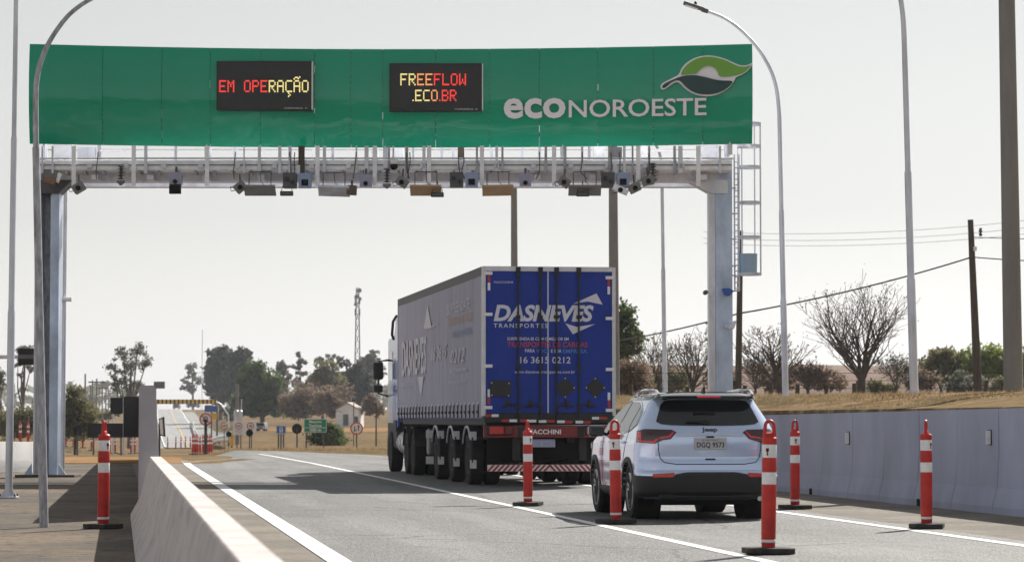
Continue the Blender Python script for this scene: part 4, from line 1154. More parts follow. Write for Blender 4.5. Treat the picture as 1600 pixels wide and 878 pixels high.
wrap('rear_cladding', .285, lambda u: .622 if u < .25 else .622 - .05 * (u - .25) / .2 if u < .45 else .572 if u < .6 else .572 + .02 * (u - .6), .487, M['clad'], .012)
MB().box((0, .15, .325), (1.3, .16, .10)).build('rear_valance', M['clad'], suv, bevel=.03)
ex = MB(); ex.tube([(.62, .02, .28), (.62, .4, .30)], .032, 10); ex.build('exhaust_pipe', M['chrome'], suv)
# tailgate joint and details
for sx in (-1, 1):
    sl = MB(); zsq = [1.13, 1.0, .9, .80, .745, .725]; xsq = [-.655, -.655, -.65, -.63, -.58, -.45]
    sl.tube([(sx * -x, rear_y(x, z, .001), z) for x, z in zip(xsq, zsq)], .006, 6); sl.build('tailgate_joint', M['black'], suv)
sl = MB(); sl.tube([(x, rear_y(x, .722, .001), .722) for x in [-.45 + .09 * i for i in range(11)]], .006, 6); sl.build('tailgate_joint', M['black'], suv)
ch = patch('chrome_strip', [(-.42, 1.082), (.42, 1.082), (.42, 1.102), (-.42, 1.102)], M['alu'], suv, 'rear', .012)
MB().box((.0, rear_y(0, 1.07) - .004, 1.072), (.10, .03, .025)).build('reverse_camera', M['black'], suv, bevel=.008)
MB().box((0, rear_y(0, .785), .785), (.13, .02, .022)).build('tailgate_handle', M['black'], suv, bevel=.006)
pl = MB().box((0, rear_y(0, .985) - .012, .985), (.41, .015, .15)).build('number_plate', mat('plate_grey', (.52, .52, .56), .5), suv, bevel=.006)
lettering('plate_text', 'DGQ 9573', -.175, .175, .925, 1.005, M['black'], pl, yoff=rear_y(0, .985) - .021, bold=.02)
lettering('plate_town', 'SP SAO PAULO', -.11, .11, 1.022, 1.042, M['black'], pl, yoff=rear_y(0, .985) - .021)
lettering('badge', 'Jeep', -.10, .10, 1.128, 1.195, M['lampdark'] if False else M['darksteel'], suv, fn=lambda x, z: rear_y(x, max(z, 1.13)), yoff=-.006, bold=.03)
lettering('model_badge', 'LONGITUDE', .48, .70, .785, .805, M['alu'], suv, fn=lambda x, z: rear_y(x, z), yoff=-.006)
# sides
for sx in (-1, 1):
    for pts in ([(1.80, 1.10), (2.95, 1.075), (2.72, 1.24), (2.42, 1.40), (2.14, 1.50), (1.80, 1.535)], [(1.02, 1.155), (1.73, 1.105), (1.73, 1.535), (1.25, 1.525), (1.02, 1.48)], [(.62, 1.24), (.96, 1.165), (.96, 1.465), (.80, 1.42)]):
        patch('side_window', pts, M['glass'], suv, sx, .006)
    tr = MB(); tr.tube([(sx * side_x(y, z, .008), y, z) for y, z in ((2.98, 1.065), (2.0, 1.09), (1.4, 1.115), (.95, 1.15), (.58, 1.235), (.70, 1.40), (.98, 1.49), (1.25, 1.54))], .009, 6); tr.build('window_trim', M['blackgloss'] if sx > 5 else M['chrome'], suv)
    for y in (RAX, FAX):
        pts = []
        for k in range(17):
            a = math.pi * (-.08 + 1.16 * k / 16); pts.append((y + .455 * math.cos(a), max(.27, WR + .455 * math.sin(a))))
        for k in range(16, -1, -1):
            a = math.pi * (-.08 + 1.16 * k / 16); pts.append((y + .395 * math.cos(a), max(.24, WR + .395 * math.sin(a))))
        patch('arch_cladding', pts, M['clad'], suv, sx, .014, 2, .05)
        wl = MB(); wl.lathe([(.39, 0), (.39, .30), (.0, .30)], 24, (0, 0, 0), 'x', cap=False)
        o = wl.build('wheel_well', M['matblack'], suv, loc=(sx * (.84 if sx < 0 else .54) - (0 if sx < 0 else 0), y, WR));  # matt black colour stands in for the shade inside the arch
        if sx > 0: o.rotation_euler = (0, 0, math.pi); o.location.x = .84
    patch('sill_cladding', [(1.3, .255), (3.1, .255), (3.05, .40), (1.33, .40)], M['clad'], suv, sx, .012)
    for y0, y1, z0, z1 in ((1.76, 1.76, .42, 1.10), (2.88, 2.80, .42, 1.07), (.98, 1.34, 1.14, .55)):
        j = MB(); j.tube([(sx * side_x(y0 + (y1 - y0) * t / 6, z0 + (z1 - z0) * t / 6, .0), y0 + (y1 - y0) * t / 6, z0 + (z1 - z0) * t / 6) for t in range(7)], .005, 5); j.build('door_joint', M['black'], suv)
    for y in (1.15, 2.0):
        h_ = MB(); h_.tube([(sx * side_x(y, 1.0, .0), y - .0, 1.0), (sx * side_x(y, 1.0, .035), y + .03, 1.002), (sx * side_x(y, 1.0, .035), y + .17, .998), (sx * side_x(y, 1.0, .0), y + .2, .995)], .014, 6); h_.build('door_handle', M['silver'], suv)
    mr = MB().box((sx * 1.01, 2.72, 1.14), (.22, .12, .15), rz=sx * -.1).build('side_mirror', M['blackgloss'], suv, bevel=.04, seg=3)
    MB().box((sx * 1.0, 2.655, 1.14), (.17, .01, .11)).build('mirror_glass', M['glass'], mr, bevel=.003)
    MB().box((sx * .90, 2.73, 1.10), (.12, .05, .04)).build('mirror_foot', M['black'], suv)
M['alloy'] = mat('alloy_wheel', (.42, .42, .44), .3, .8)
def car_wheel(x, y, sx):
    t = MB(); r, h_ = WR, .115
    t.lathe([(r * .66, -h_ * .8), (r * .84, -h_), (r * .96, -h_ * .9), (r, -h_ * .65), (r, h_ * .65), (r * .96, h_ * .9), (r * .84, h_), (r * .66, h_ * .8)], 36, (0, 0, 0), 'x')
    o = t.build('wheel', M['rubber'], suv, loc=(x, y, r))
    rm = MB(); e = sx * h_
    rm.lathe([(r * .70, e * .92), (r * .66, e * .95), (r * .62, e * .3), (r * .60, -e * .6)], 30, (0, 0, 0), 'x', cap=False)
    for k in range(5):
        for dd in (-.17, .17):
            a = 2 * math.pi * k / 5 + .3; a2 = a + dd
            p0 = Vector((e * .55, r * .12 * math.cos(a), r * .12 * math.sin(a))); p1 = Vector((e * .78, r * .66 * math.cos(a2), r * .66 * math.sin(a2)))
            rm.tube([p0, p1], [.022, .017], 5)
    rm.lathe([(.05, e * .4), (.055, e * .65), (.001, e * .7)], 14, (0, 0, 0), 'x', cap=False)
    rm.build('rim', M['alloy'], o)
    MB().lathe([(.001, 0), (r * .62, 0)], 24, (e * .1, 0, 0), 'x', cap=False).build('brake_disc', M['matblack'], o)
for y in (RAX, FAX):
    for sx in (-1, 1): car_wheel(sx * .775, y, sx)
MB().box((0, 2.2, .26), (1.3, 3.6, .14)).build('underbody', M['matblack'], suv)
for sx in (-1, 1):
    MB().box((sx * .62, 4.28, .92), (.4, .12, .12)).build('headlight', M['glass'], suv, bevel=.03)
patch('wind_screen', [(-.6, 1.15), (.6, 1.15), (.5, 1.5), (-.5, 1.5)], M['glass'], suv, 'rear', -9, 0) if False else None
v = []
for z in (1.14, 1.25, 1.35, 1.45, 1.54):
    w_, yr, yf, rr, rf = kz(z)
    for k in range(7):
        x = (-1 + 2 * k / 6) * (w_ - .16); xe = w_ - min(rf, w_ * .8); v.append((x, yf - .085 * min(1, (x / xe) ** 2) + .012, z + .004))
MB().add(v, [(j * 7 + i, j * 7 + i + 1, j * 7 + i + 8, j * 7 + i + 7) for j in range(4) for i in range(6)]).build('wind_screen', M['glass'], suv, smooth=True)
# ------------------------------------------------------------------ delineator posts
PG = 'red and white delineator posts beside the lanes'
def make_post(label):
    t = thing('delineator_post', label, 'delineator', (0, 0, 0), 0, PG)
    o = MB(); o.prism([(x, y, 0) for x, y in ((-.24, -.10), (-.15, -.20), (.15, -.20), (.24, -.10), (.24, .10), (.15, .20), (-.15, .20), (-.24, .10))], (0, 0, .055)); fixn(o.build('rubber_base', M['rubberdust'], t, bevel=.008))
    b = MB(); b.lathe([(.062, .05), (.066, .07), (.066, .115), (.070, .13), (.071, .62), (.0715, .65), (.068, .66), (.068, .78), (.0715, .79), (.0715, .90), (.068, .91), (.068, 1.045), (.0715, 1.055), (.071, 1.10), (.058, 1.115)], 24); b.build('tube_body', M['red'], t)
    b = MB(); b.lathe([(.0665, .105), (.072, .108), (.072, .132), (.0665, .135)], 24, cap=False); b.build('foot_ring', M['white'], t)
    for z0, z1 in ((.66, .775), (.915, 1.04)):
        b = MB(); b.lathe([(.0690, z0), (.0695, z0 + .002), (.0695, z1 - .002), (.0690, z1)], 24, cap=False); bd = b.build('reflective_band', M['white'], t)
        if z0 > .8:
            b = MB()
            for a0 in (-.55, math.pi - .55):
                for k in range(8):
                    b.box((.0705 * math.sin(a0), -.0705 * math.cos(a0), z0 + .075), (.030, .003, .030), rz=a0, ry=0)
                b.box((.0705 * math.sin(a0), -.0705 * math.cos(a0), z0 + .045), (.014, .003, .05), rz=a0)
            b.build('band_mark', M['redband'], bd)
    hd = MB(); pts = [(-.048, 0, 1.10)] + [(-.044 * math.cos(math.pi * k / 10), 0, 1.215 + .05 * math.sin(math.pi * k / 10)) for k in range(11)] + [(.048, 0, 1.10)]
    hd.tube(pts, [.024] + [.017] * 11 + [.024], 8); hd.build('handle', M['red'], t)
    MB().box((0, 0, 1.125), (.11, .05, .06)).build('handle_root', M['red'], t, bevel=.015)
    return t
near = [(1199, 865, .05, .016, 'red delineator post nearest the camera, overlapping the right rear corner of the silver SUV'),
        (962, 818, .1, -.012, 'red delineator post standing in front of the left side of the silver SUV'),
        (825, 790, 1.15, -.022, 'red delineator post standing in front of the lorry bumper'),
        (1241, 795, .5, .005, 'red delineator post just right of the SUV, close to the retaining wall'),
        (1446, 825, 1.2, -.01, 'red delineator post farthest right, in front of the retaining wall'),
        (163, 825, 1.25, .015, 'red delineator post alone on the left pavement, left of the pale barrier')]
proto = None
FOOT = {}
for px, py, rz, tilt, lab in near:
    t = proto = make_post(lab) if proto is None else copy_tree(protos)
    if lab == near[0][4]: protos = t
    p = gnd(px, py); t.location = (p.x, p.y, .012 if p.x > 0.5 else .006); t.rotation_euler = (0, tilt, rz); t['label'] = lab
def small_post(px, d, label, group, rz=0, dz=0):
    t = copy_tree(protos); p = base(px, d); t.location = (p.x, p.y, p.z + .012 + dz); t.rotation_euler = (0, random.uniform(-.03, .03), rz); t['label'] = label; t['group'] = group
    return t
ORD = ['first', 'second', 'third', 'fourth', 'fifth', 'sixth', 'seventh', 'eighth', 'ninth', 'tenth', 'eleventh', 'twelfth']
row = [104, 116, 130.5, 144, 173, 181, 190.5, 206, 211.5]
for i, px in enumerate(row):
    small_post(px, 200 + (i % 3) * 4, '%s small red post from the left in the row before the black sign backs' % ORD[i].capitalize(), 'far posts on the left', random.uniform(0, 3))
for i, px in enumerate((263, 275.5, 283.5, 290.5, 298.5)):
    small_post(px, 292, '%s small red post from the left across the foot of the hill road' % ORD[i].capitalize(), 'far posts across the hill road', random.uniform(0, 3))
for i, (px, d) in enumerate(((302, 172), (304.5, 178), (307, 170), (309.5, 180), (313.5, 184), (318.5, 177), (322, 171), (325, 179), (328.5, 174), (331.5, 182))):
    small_post(px, d, '%s red post from the left in the dense cluster below the no turn sign' % ORD[i].capitalize(), 'posts stored together in a cluster', random.uniform(0, 3))
for i, px in enumerate((33, 45)):
    small_post(px, 150, ['small red post behind the white barrier, nearer the left edge', 'small red post behind the white barrier, nearer the steel columns'][i], 'posts behind the white barrier', 1, dz=.55)

# ------------------------------------------------------------------ poles
def lamp_pole(px0, py0, px1, d, hgt, r0, label, arm=None, z0=None, flange=False, group='street lamp poles', namek='street_lamp', m='galv', head=True, steps=True, pyt=None):
    """pole whose foot is under photo column px0 and whose shaft tends to column px1 at height hgt"""
    p = at(px0, d); z0 = H(p.x, p.y) if z0 is None else z0
    t = thing(namek, label, 'street lamp' if namek == 'street_lamp' else 'pole', (p.x, p.y, z0), -PSI, group)
    lean = (px1 - px0) * d / FPX
    def q(z): return Vector((lean * z / hgt, 0, z))
    b = MB()
    if steps:
        b.tube([q(0), q(hgt * .34), q(hgt * .345), q(hgt * .66), q(hgt * .665), q(hgt)], [r0, r0, r0 * .84, r0 * .84, r0 * .68, r0 * .66], 12)
    else: b.tube([q(0), q(hgt)], [r0, r0 * .8], 12)
    b.build('pole_shaft', M[m], t)
    if arm:
        top = q(hgt); pts = [top + Vector((ax, 0, az)) for ax, az in arm]
        sp = []
        for i in range(len(pts) - 1):
            a0, a1, a2, a3 = pts[max(0, i - 1)], pts[i], pts[i + 1], pts[min(len(pts) - 1, i + 2)]
            for j in range(5):
                u = j / 5; sp.append(.5 * (2 * a1 + (a2 - a0) * u + (2 * a0 - 5 * a1 + 4 * a2 - a3) * u * u + (3 * a1 - a0 - 3 * a2 + a3) * u ** 3))
        pts = sp + [pts[-1]]
        b = MB(); b.tube(pts, [r0 * .64 - (r0 * .2) * i / len(pts) for i in range(len(pts))], 10); b.build('pole_arm', M[m], t)
        if head:
            e = pts[-1]; dv = (pts[-1] - pts[-2]).normalized(); sgn = 1 if dv.x > 0 else -1
            ang = -math.atan2(dv.z, abs(dv.x)) * sgn
            hh = MB().box((e.x + dv.x * .22, 0, e.z + dv.z * .22 + .02), (.52, .24, .075), ry=ang).build('lamp_head', M['darksteel'], t, bevel=.025)
            MB().box((e.x + dv.x * .28, 0, e.z + dv.z * .28 - .022), (.3, .18, .02), ry=ang).build('lamp_lens', M['white'], hh)
            MB().lathe([(.03, 0), (.035, .07), (.02, .09)], 10, (e.x + dv.x * .18, 0, e.z + dv.z * .2 + .05)).build('light_sensor', M['black'], hh)
            MB().box((e.x - dv.x * .05, 0, e.z - dv.z * .05), (.16, .09, .09), ry=ang).build('arm_clamp', M['darksteel'], hh)
    if flange:
        MB().box((0, 0, .02), (.30, .30, .03)).build('base_flange', M[m], t, bevel=.004)
        for a in range(4):
            c, s_ = math.cos(a * math.pi / 2), math.sin(a * math.pi / 2)
            o = MB().prism([(c * r0 * .9, s_ * r0 * .9, .035), (c * .14, s_ * .14, .035), (c * r0 * .9, s_ * r0 * .9, .16)], (s_ * .01, -c * .01, 0)); fixn(o.build('base_gusset', M[m], t))
            MB().lathe([(.014, .03), (.014, .075)], 8, (.12 * (c - s_), .12 * (s_ + c), 0)).build('anchor_bolt', M['darksteel'], t)
    return t
# right: long arc arms reaching back over the road
d = 66; k = d / FPX
arcR = [(0, 0)] + [((px - 1219.5) * k, (py_) * -k) for px, py_ in ((1216, -38), (1208, -68), (1194, -95), (1176, -119), (1152, -142), (1128, -157), (1100, -167))]
zb_ = H(at(1227, d).x, at(1227, d).y)
lamp_pole(1227, 640, 1219.5, d, (657 - 180) * k + CAMH - zb_, .075, 'arched street lamp with its dark lamp head visible above the right end of the sign', arm=arcR)
d = 55; k = d / FPX
arcR2 = [(0, 0)] + [((px - 1416) * k, (py_) * -k) for px, py_ in ((1414, -60), (1409, -100), (1400, -135), (1384, -165), (1362, -190), (1335, -208), (1300, -222))]
lamp_pole(1428, 638, 1417, d, (657 - 90) * k + CAMH - H(at(1428, d).x, at(1428, d).y), .085, 'tall stepped lamp pole by the bare tree, its arm leaving the top of the picture', arm=arcR2)
d = 92; k = d / FPX
lamp_pole(1040, 640, 1035, d, 9.4, .085, 'slim lamp pole behind the gantry, left of the right column', arm=[(0, 0), (-.1, .7), (-.5, 1.3), (-1.2, 1.7), (-2.0, 1.95)], z0=0.0)
# left
d = 33.9; k = d / FPX
arcL = [(0, 0)] + [((px - 52.5) * k, (py_) * -k) for px, py_ in ((51.5, -80), (53.5, -110), (59, -135), (69, -160), (84, -185), (104, -210), (132, -231), (165, -246))]
lamp_pole(71, 823, 53.5, d, (657 - 230) * k + CAMH, .055, 'nearest lamp pole on the left, rusty galvanised, arching right across the sign end', arm=arcL, steps=False, z0=.004, m='oldgalv')
lamp_pole(15.5, 778, 21, 46.5, 9.0, .062, 'stepped galvanised pole with bolted flange at the far left edge', flange=True, z0=.004, namek='steel_pole', group=None)
t = lamp_pole(99, 741, 100.5, 68, 7.6, .055, 'thin galvanised pole right of the left gantry column carrying a white camera', z0=.004, namek='steel_pole', group=None, steps=False)
cp = at(97, 68, zpx(468, 68)); c_ = thing('security_camera', 'white security camera on the thin pole right of the left gantry column', 'camera', cp, -PSI)
MB().lathe([(.05, -.12), (.055, .16)], 12, (.08, -.1, 0), 'x').build('camera_body', M['whitepaint'], c_)
MB().box((-.06, 0, 0), (.1, .14, .2)).build('mount', M['galv2'], c_, bevel=.01)
def conc_pole(px0, px1, d, hgt, r0, r1, label, z0=None, name='concrete_pole', m='poleconc', cat='utility pole', group=None):
    p = at(px0, d); z0 = H(p.x, p.y) if z0 is None else z0
    t = thing(name, label, cat, (p.x, p.y, z0), -PSI, group)
    b = MB(); b.tube([(0, 0, -.1), ((px1 - px0) * d / FPX, 0, hgt)], [r0, r1], 14); b.build('pole_shaft', M[m], t)
    return t
t = conc_pole(804.5, 803, 132, 12.3, .20, .14, 'grey concrete pole rising behind the lorry trailer roof')
t = conc_pole(960, 958, 112, 11.2, .22, .165, 'grey concrete pole just right of the blue lorry doors')
t = conc_pole(1583, 1576, 50, 9.6, .172, .135, 'thick dark concrete pole at the right edge of the picture')
def cross(t, z, w_, n=3):
    MB().box((0, -.1, z), (w_, .09, .11)).build('cross_arm', M['wood'], t)
    for i in range(n):
        x = -w_ / 2 + .08 + (w_ - .16) * i / (n - 1)
        b = MB(); b.lathe([(.02, 0), (.05, .05), (.03, .09), (.05, .12), (.02, .16)], 8, (x, -.1, z + .06)); b.build('insulator', M['greypanel'], t)
t = conc_pole(1528, 1518, 105, (657 - 352) * 105 / FPX - .7, .165, .105, 'leaning wooden utility pole left of the thick pole on the right edge', name='wooden_pole', m='wood')
ins = MB(); ins.lathe([(.04, 0), (.08, .08), (.04, .12), (.08, .2), (.04, .25), (.07, .3)], 10, (.12, -.1, (657 - 376) * 105 / FPX - .75)); ins.build('insulator', M['darksteel'], t)
MB().box((-.1, -.12, (657 - 402) * 105 / FPX - .6), (.12, .12, .16)).build('cable_clamp', M['galv2'], t)
conc_pole(1153, 1158, 100, (657 - 372) * 100 / FPX - .6, .125, .09, 'dark wooden pole right beside the right gantry column', name='wooden_pole', m='wood')
def wire(name, label, pts, r=.02, sag=0, group=None):
    v = []
    for a, c in zip(pts, pts[1:]):
        a, c = Vector(a), Vector(c)
        for i in range(16):
            t_ = i / 16; q = a.lerp(c, t_); q.z -= sag * 4 * t_ * (1 - t_); v.append(q)
    v.append(Vector(pts[-1]))
    b = MB(); b.tube(v, r, 5); o = b.build(name, M['cable'], smooth=True)
    return tag(o, label, 'cable', group)
wire('overhead_cable', 'thick overhead cable running from the wooden pole down left past the bare trees', [at(1519, 104.9, zpx(402, 105)), at(1155, 99.9, zpx(490, 100)), at(905, 130, zpx(540, 130))], .030, .15)
wire('overhead_cable', 'short overhead cable from the middle of the wooden pole to the right edge', [at(1521, 104.9, zpx(402, 105)), at(1700, 104, zpx(409, 104))], .024, .05)
wire('overhead_cable', 'thin overhead cable from the top of the wooden pole to the right edge', [at(1521, 104.8, zpx(371, 105)), at(1720, 104, zpx(374, 104))], .016, .03)
for i, (ya, yb) in enumerate(((352, 322), (362, 334), (370, 344))):
    wire('distant_wire', ['uppermost', 'middle', 'lowest'][i] + ' of three faint wires high in the sky right of the ladder', [at(1100, 300, zpx(ya + 10, 300)), at(1760, 300, zpx(yb, 300))], .022, 1.2, 'faint wires on the right')

# fence beyond the wall
fd = 92
fp = [(1204, 0), (1245, 1), (1290.5, 0), (1334.5, 1), (1380.5, 0), (1431, 1), (1483, 0), (1540, 1), (1599, 0), (1660, 0), (1164, 0), (985, 1), (1030, 0), (1075, 0), (1120, 1)]
p0 = base(1290, fd)
fen = thing('wire_fence', 'low fence of dark wooden posts and thin wires on the grassy bank', 'fence', p0)
mi = Matrix.Translation(p0).inverted()
fp.sort()
for px, v in fp:
    q = base(px, fd) - p0; h_ = zpx(600 + (px % 7), fd) - (base(px, fd)).z
    b = MB(); b.tube([q + Vector((0, 0, -.2)), q + Vector((random.uniform(-.03, .03), 0, h_ + (.12 if v else 0)))], [.085, .07], 8); b.build('fence_post', M['wood'], fen)
for hz in (.25, .5, .75):
    b = MB(); b.tube([base(px, fd) - p0 + Vector((0, -.07, hz)) for px, v in fp], .008, 4); b.build('fence_wire', M['cable'], fen)

# ------------------------------------------------------------------ road signs
def sign_base(name, label, px, d, zb=None, group=None, cat='road sign'):
    p = base(px, d)
    return thing(name, label, cat, (p.x, p.y, p.z if zb is None else zb), -PSI, group), p.z
def mz(py, d, z): return zpx(py, d) - z
def disc(t, name, x, y, z, r, m, th=.02, n=28):
    b = MB(); b.lathe([(r, 0), (r, th)], n, (x, y, z), 'y'); b.smooth = False; return b.build(name, m, t)
def ringm(t, name, x, y, z, r1, r0, m):
    b = MB(); n = 28
    for k in range(n):
        a, c = 2 * math.pi * k / n, 2 * math.pi * (k + 1) / n
        b.add([(x + r1 * math.cos(a), y, z + r1 * math.sin(a)), (x + r1 * math.cos(c), y, z + r1 * math.sin(c)), (x + r0 * math.cos(c), y, z + r0 * math.sin(c)), (x + r0 * math.cos(a), y, z + r0 * math.sin(a))], [(3, 2, 1, 0)])
    return b.build(name, m, t)
def round_sign(px, py, rpx, d, label, face, pw=.05, pole_m='darksteel', name='road_sign', grp=None):
    t, z0 = sign_base(name, label, px, d, group=grp); s_ = d / FPX; z = mz(py, d, z0); r = rpx * s_
    b = MB(); b.tube([(0, .04, -.1), (0, .04, z)], pw, 8); b.build('sign_post', M[pole_m], t)
    if face == 'back':
        disc(t, 'sign_disc', 0, 0, z, r, M['matblack']); return t
    pl = disc(t, 'sign_disc', 0, 0, z, r, M['signwhite'])
    ringm(pl, 'red_border', 0, -.006, z, r, r * .80, M['signred'])
    if face == 'twoway':
        for sx, up in ((-.3, -1), (.3, 1)):
            b = MB(); b.box((sx * r, -.008, z), (.14 * r, .004, .75 * r)); b.build('arrow_shaft', M['black'], pl)
            o = MB().prism([(sx * r - .2 * r, -.010, z + up * .22 * r), (sx * r + .2 * r, -.010, z + up * .22 * r), (sx * r, -.010, z + up * .58 * r)], (0, .004, 0)); fixn(o.build('arrow_head', M['black'], pl))
    elif face == 'noturn':
        b = MB(); pts = [(.28 * r, -.008, z - .45 * r), (.28 * r, -.008, z + .15 * r)] + [(.28 * r * math.cos(a), -.008, z + .15 * r + .28 * r * math.sin(a)) for a in (.6, 1.2, 1.57, 2.0, 2.6, 3.14)] + [(-.28 * r, -.008, z - .1 * r)]
        b.tube(pts, .07 * r, 6); b.build('arrow_shaft', M['black'], pl)
        o = MB().prism([(-.5 * r, -.012, z - .08 * r), (-.06 * r, -.012, z - .08 * r), (-.28 * r, -.012, z - .42 * r)], (0, .004, 0)); fixn(o.build('arrow_head', M['black'], pl))
        MB().box((0, -.016, z), (1.7 * r, .004, .13 * r), ry=.78).build('red_slash', M['signred'], pl)
    elif face:
        lettering('speed_figures', face, -.5 * r, .5 * r, z - .32 * r, z + .32 * r, M['black'], pl, yoff=-.008, bold=.03)
    return t
round_sign(322, 655, 10, 165, 'round no U turn sign with red slash above the post cluster', 'noturn', .09, 'black')
round_sign(557.5, 669, 10, 180, 'round red bordered two way traffic sign beside the front of the lorry', 'twoway', .045)
round_sign(351, 665, 5.2, 200, 'small round speed sign alone left of the pair of pale boards', '60', .035, 'poleconc')
round_sign(464.5, 669.5, 8, 180, 'round sign seen from its black back, just left of the green sign', 'back', .05, 'darksteel', 'sign_back')
round_sign(390.5, 676, 5.6, 175, 'small round black sign back in front of the right pale board', 'back', .04, 'darksteel', 'sign_back')
round_sign(358, 678, 4.4, 200, 'small round black sign back left of the left pale board', 'back', .03, 'darksteel', 'sign_back')
round_sign(122, 672.5, 7.8, 165, 'round black sign back over the row of small posts on the left', 'back', .05, 'darksteel', 'sign_back')
def board(px0, px1, py0, py1, d, label, m, border=None, posts=(), name='road_sign', ground=None, post_m='darksteel', pr=.05, grp=None):
    pc = (px0 + px1) / 2
    t, z0 = sign_base(name, label, pc, d, group=grp); s_ = d / FPX
    w_, z1, za = (px1 - px0) * s_, mz(py0, d, z0), mz(py1, d, z0)
    pl = MB().box((0, 0, (z1 + za) / 2), (w_, .04, z1 - za)).build('sign_panel', m, t, bevel=.01)
    if border:
        for q, sz_ in (((0, za + .03), (w_ - .06, .03)), ((0, z1 - .03), (w_ - .06, .03)), ((-w_ / 2 + .03, (z1 + za) / 2), (.03, z1 - za - .1)), ((w_ / 2 - .03, (z1 + za) / 2), (.03, z1 - za - .1))):
            MB().box((q[0], -.023, q[1]), (sz_[0], .004, sz_[1])).build('sign_border', border, pl)
    for pp in posts:
        b = MB(); b.tube([((pp - pc) * s_, .06, -.1), ((pp - pc) * s_, .06, z1 - .05)], pr, 8); b.build('sign_post', M[post_m], t)
    def X(px): return (px - pc) * s_
    def Z(py): return mz(py, d, z0)
    return t, pl, X, Z
t, pl, X, Z = board(475, 511, 654, 675.5, 180, 'green place name sign with three lines of white lettering', M['signgreen'], M['signwhite'], (479, 506))
lettering('sign_text', 'Maquina', X(483.5), X(503), Z(661.5), Z(656.5), M['signwhite'], pl, yoff=-.024, bold=.02)
lettering('sign_text', 'Taurinos', X(483), X(503), Z(666.8), Z(662), M['signwhite'], pl, yoff=-.024, bold=.02)
lettering('sign_text', '500 m', X(484.5), X(502), Z(673.7), Z(669), M['signwhite'], pl, yoff=-.024, bold=.03)
MB().box((0, -.024, Z(667.8)), (X(510) - X(476), .004, .03)).build('sign_line', M['signwhite'], pl)
t, pl, X, Z = board(432, 447.5, 664.5, 677.5, 180, 'small blue service sign with a white symbol', M['blue'], M['signwhite'], (435.5, 439.5, 443.5))
MB().box((X(439.8), -.024, Z(671)), (.22, .004, .30)).build('white_symbol', M['signwhite'], pl)
MB().box((X(439.8), -.028, Z(669.5)), (.12, .004, .09)).build('symbol_window', M['blue'], pl)
MB().box((X(439.8), -.028, Z(672.5)), (.12, .004, .05)).build('symbol_window', M['blue'], pl)
for x0, x1, lab in ((365, 382.8, 'pale speed limit board on the left of the pair before the utility pole'), (383.6, 401, 'pale speed limit board on the right of the pair before the utility pole')):
    t, pl, X, Z = board(x0, x1, 657.5, 679, 190, lab, M['signwhite'], None, ((x0 + x1) / 2 - 3, (x0 + x1) / 2 + 3) if x0 < 370 else (393.5,), pr=.04)
    c = (x0 + x1) / 2 - .3; r = 5.6 * 190 / FPX
    ringm(pl, 'red_border', X(c), -.026, Z(665.3), r, r * .76, M['signred'])
    lettering('speed_figures', '60' if x0 < 370 else '40', X(c - 2.6), X(c + 2.6), Z(667.3), Z(663.3), M['black'], pl, yoff=-.026, bold=.02)
    if x0 < 370:
        lettering('board_text', 'VEICULOS', X(c - 5.5), X(c + 5.5), Z(673.8), Z(671.8), M['greypanel'], pl, yoff=-.026); lettering('board_text', 'LEVES', X(c - 4), X(c + 4), Z(676.8), Z(674.8), M['greypanel'], pl, yoff=-.026)
# black backs of big boards on the left
board(173, 192.5, 621, 646.5, 172, 'upper left of the big black sign backs under the eucalyptus', M['matblack'], None, (177.5,), 'sign_back', post_m='galv', pr=.05)
board(193.5, 222, 619.5, 683, 170, 'tallest of the big black sign backs, touching the grey wall end', M['matblack'], None, (194, 208), 'sign_back', post_m='galv', pr=.05)
board(137.5, 193, 661, 683.5, 168, 'long low black sign back behind the row of small posts', M['matblack'], None, (147, 190), 'sign_back', pr=.05)
# dark electronic board far away, above the wall end
t, pl, X, Z = board(240.5, 258, 596, 607, 420, 'small dark electronic board back high above the grey wall end', M['darksteel'], None, (243,), 'electronic_board', pr=.15)
# cantilever message sign at the far left
t, z0 = sign_base('cantilever_sign', 'black message panel on a long grey cantilever arm behind the left columns', -60, 150, 0); s_ = 150 / FPX
b = MB(); b.tube([(0, 0, 0), (0, 0, zpx(548, 150))], [.22, .16], 12); b.build('sign_post', M['galv'], t)
b = MB(); b.tube([(0, 0, zpx(557.5, 150)), (156 * s_, 0, zpx(557.5, 150))], [.12, .09], 10); b.build('cantilever_arm', M['galv'], t)
MB().box(((63.5 + 60) * s_, -.2, zpx(557.5, 150)), (67 * s_, .3, 26 * s_)).build('message_panel', M['matblack'], t, bevel=.02)
MB().box(((63.5 + 60) * s_, -.37, zpx(557.5, 150)), (67 * s_, .04, 6 * s_)).build('panel_band', M['darksteel'], t)
# height limit beam over the hill road
d = 450; s_ = d / FPX
p = base(244, d); hb = thing('height_limit_beam', 'yellow and black striped height limit beam over the hill road with a white bent pipe', 'barrier', (p.x, p.y, p.z), -PSI)
zb_ = zpx(627.5, d) - p.z
bm_ = MB().box((47.5 * s_, 0, zb_), (94 * s_, .3, 7 * s_)).build('striped_beam', M['yellow'], hb)
for i in range(15):
    MB().box(((4 + i * 6.35) * s_, -.16, zb_), (2.6 * s_, .02, 7 * s_)).build('black_stripe', M['matblack'], bm_)
b = MB(); b.tube([(94 * s_, .2, zb_ + 0 * s_), (101 * s_, .2, zb_ - 3.5 * s_), (113 * s_, .2, zb_ - 20 * s_), (113.5 * s_, .2, zb_ - 24 * s_), (113.5 * s_, .2, -1)], .11, 8); b.build('support_pipe', M['whitepaint'], hb)
b = MB(); b.tube([(1 * s_, .2, zb_), (1 * s_, .2, -1)], .11, 8); b.build('support_pipe', M['whitepaint'], hb)
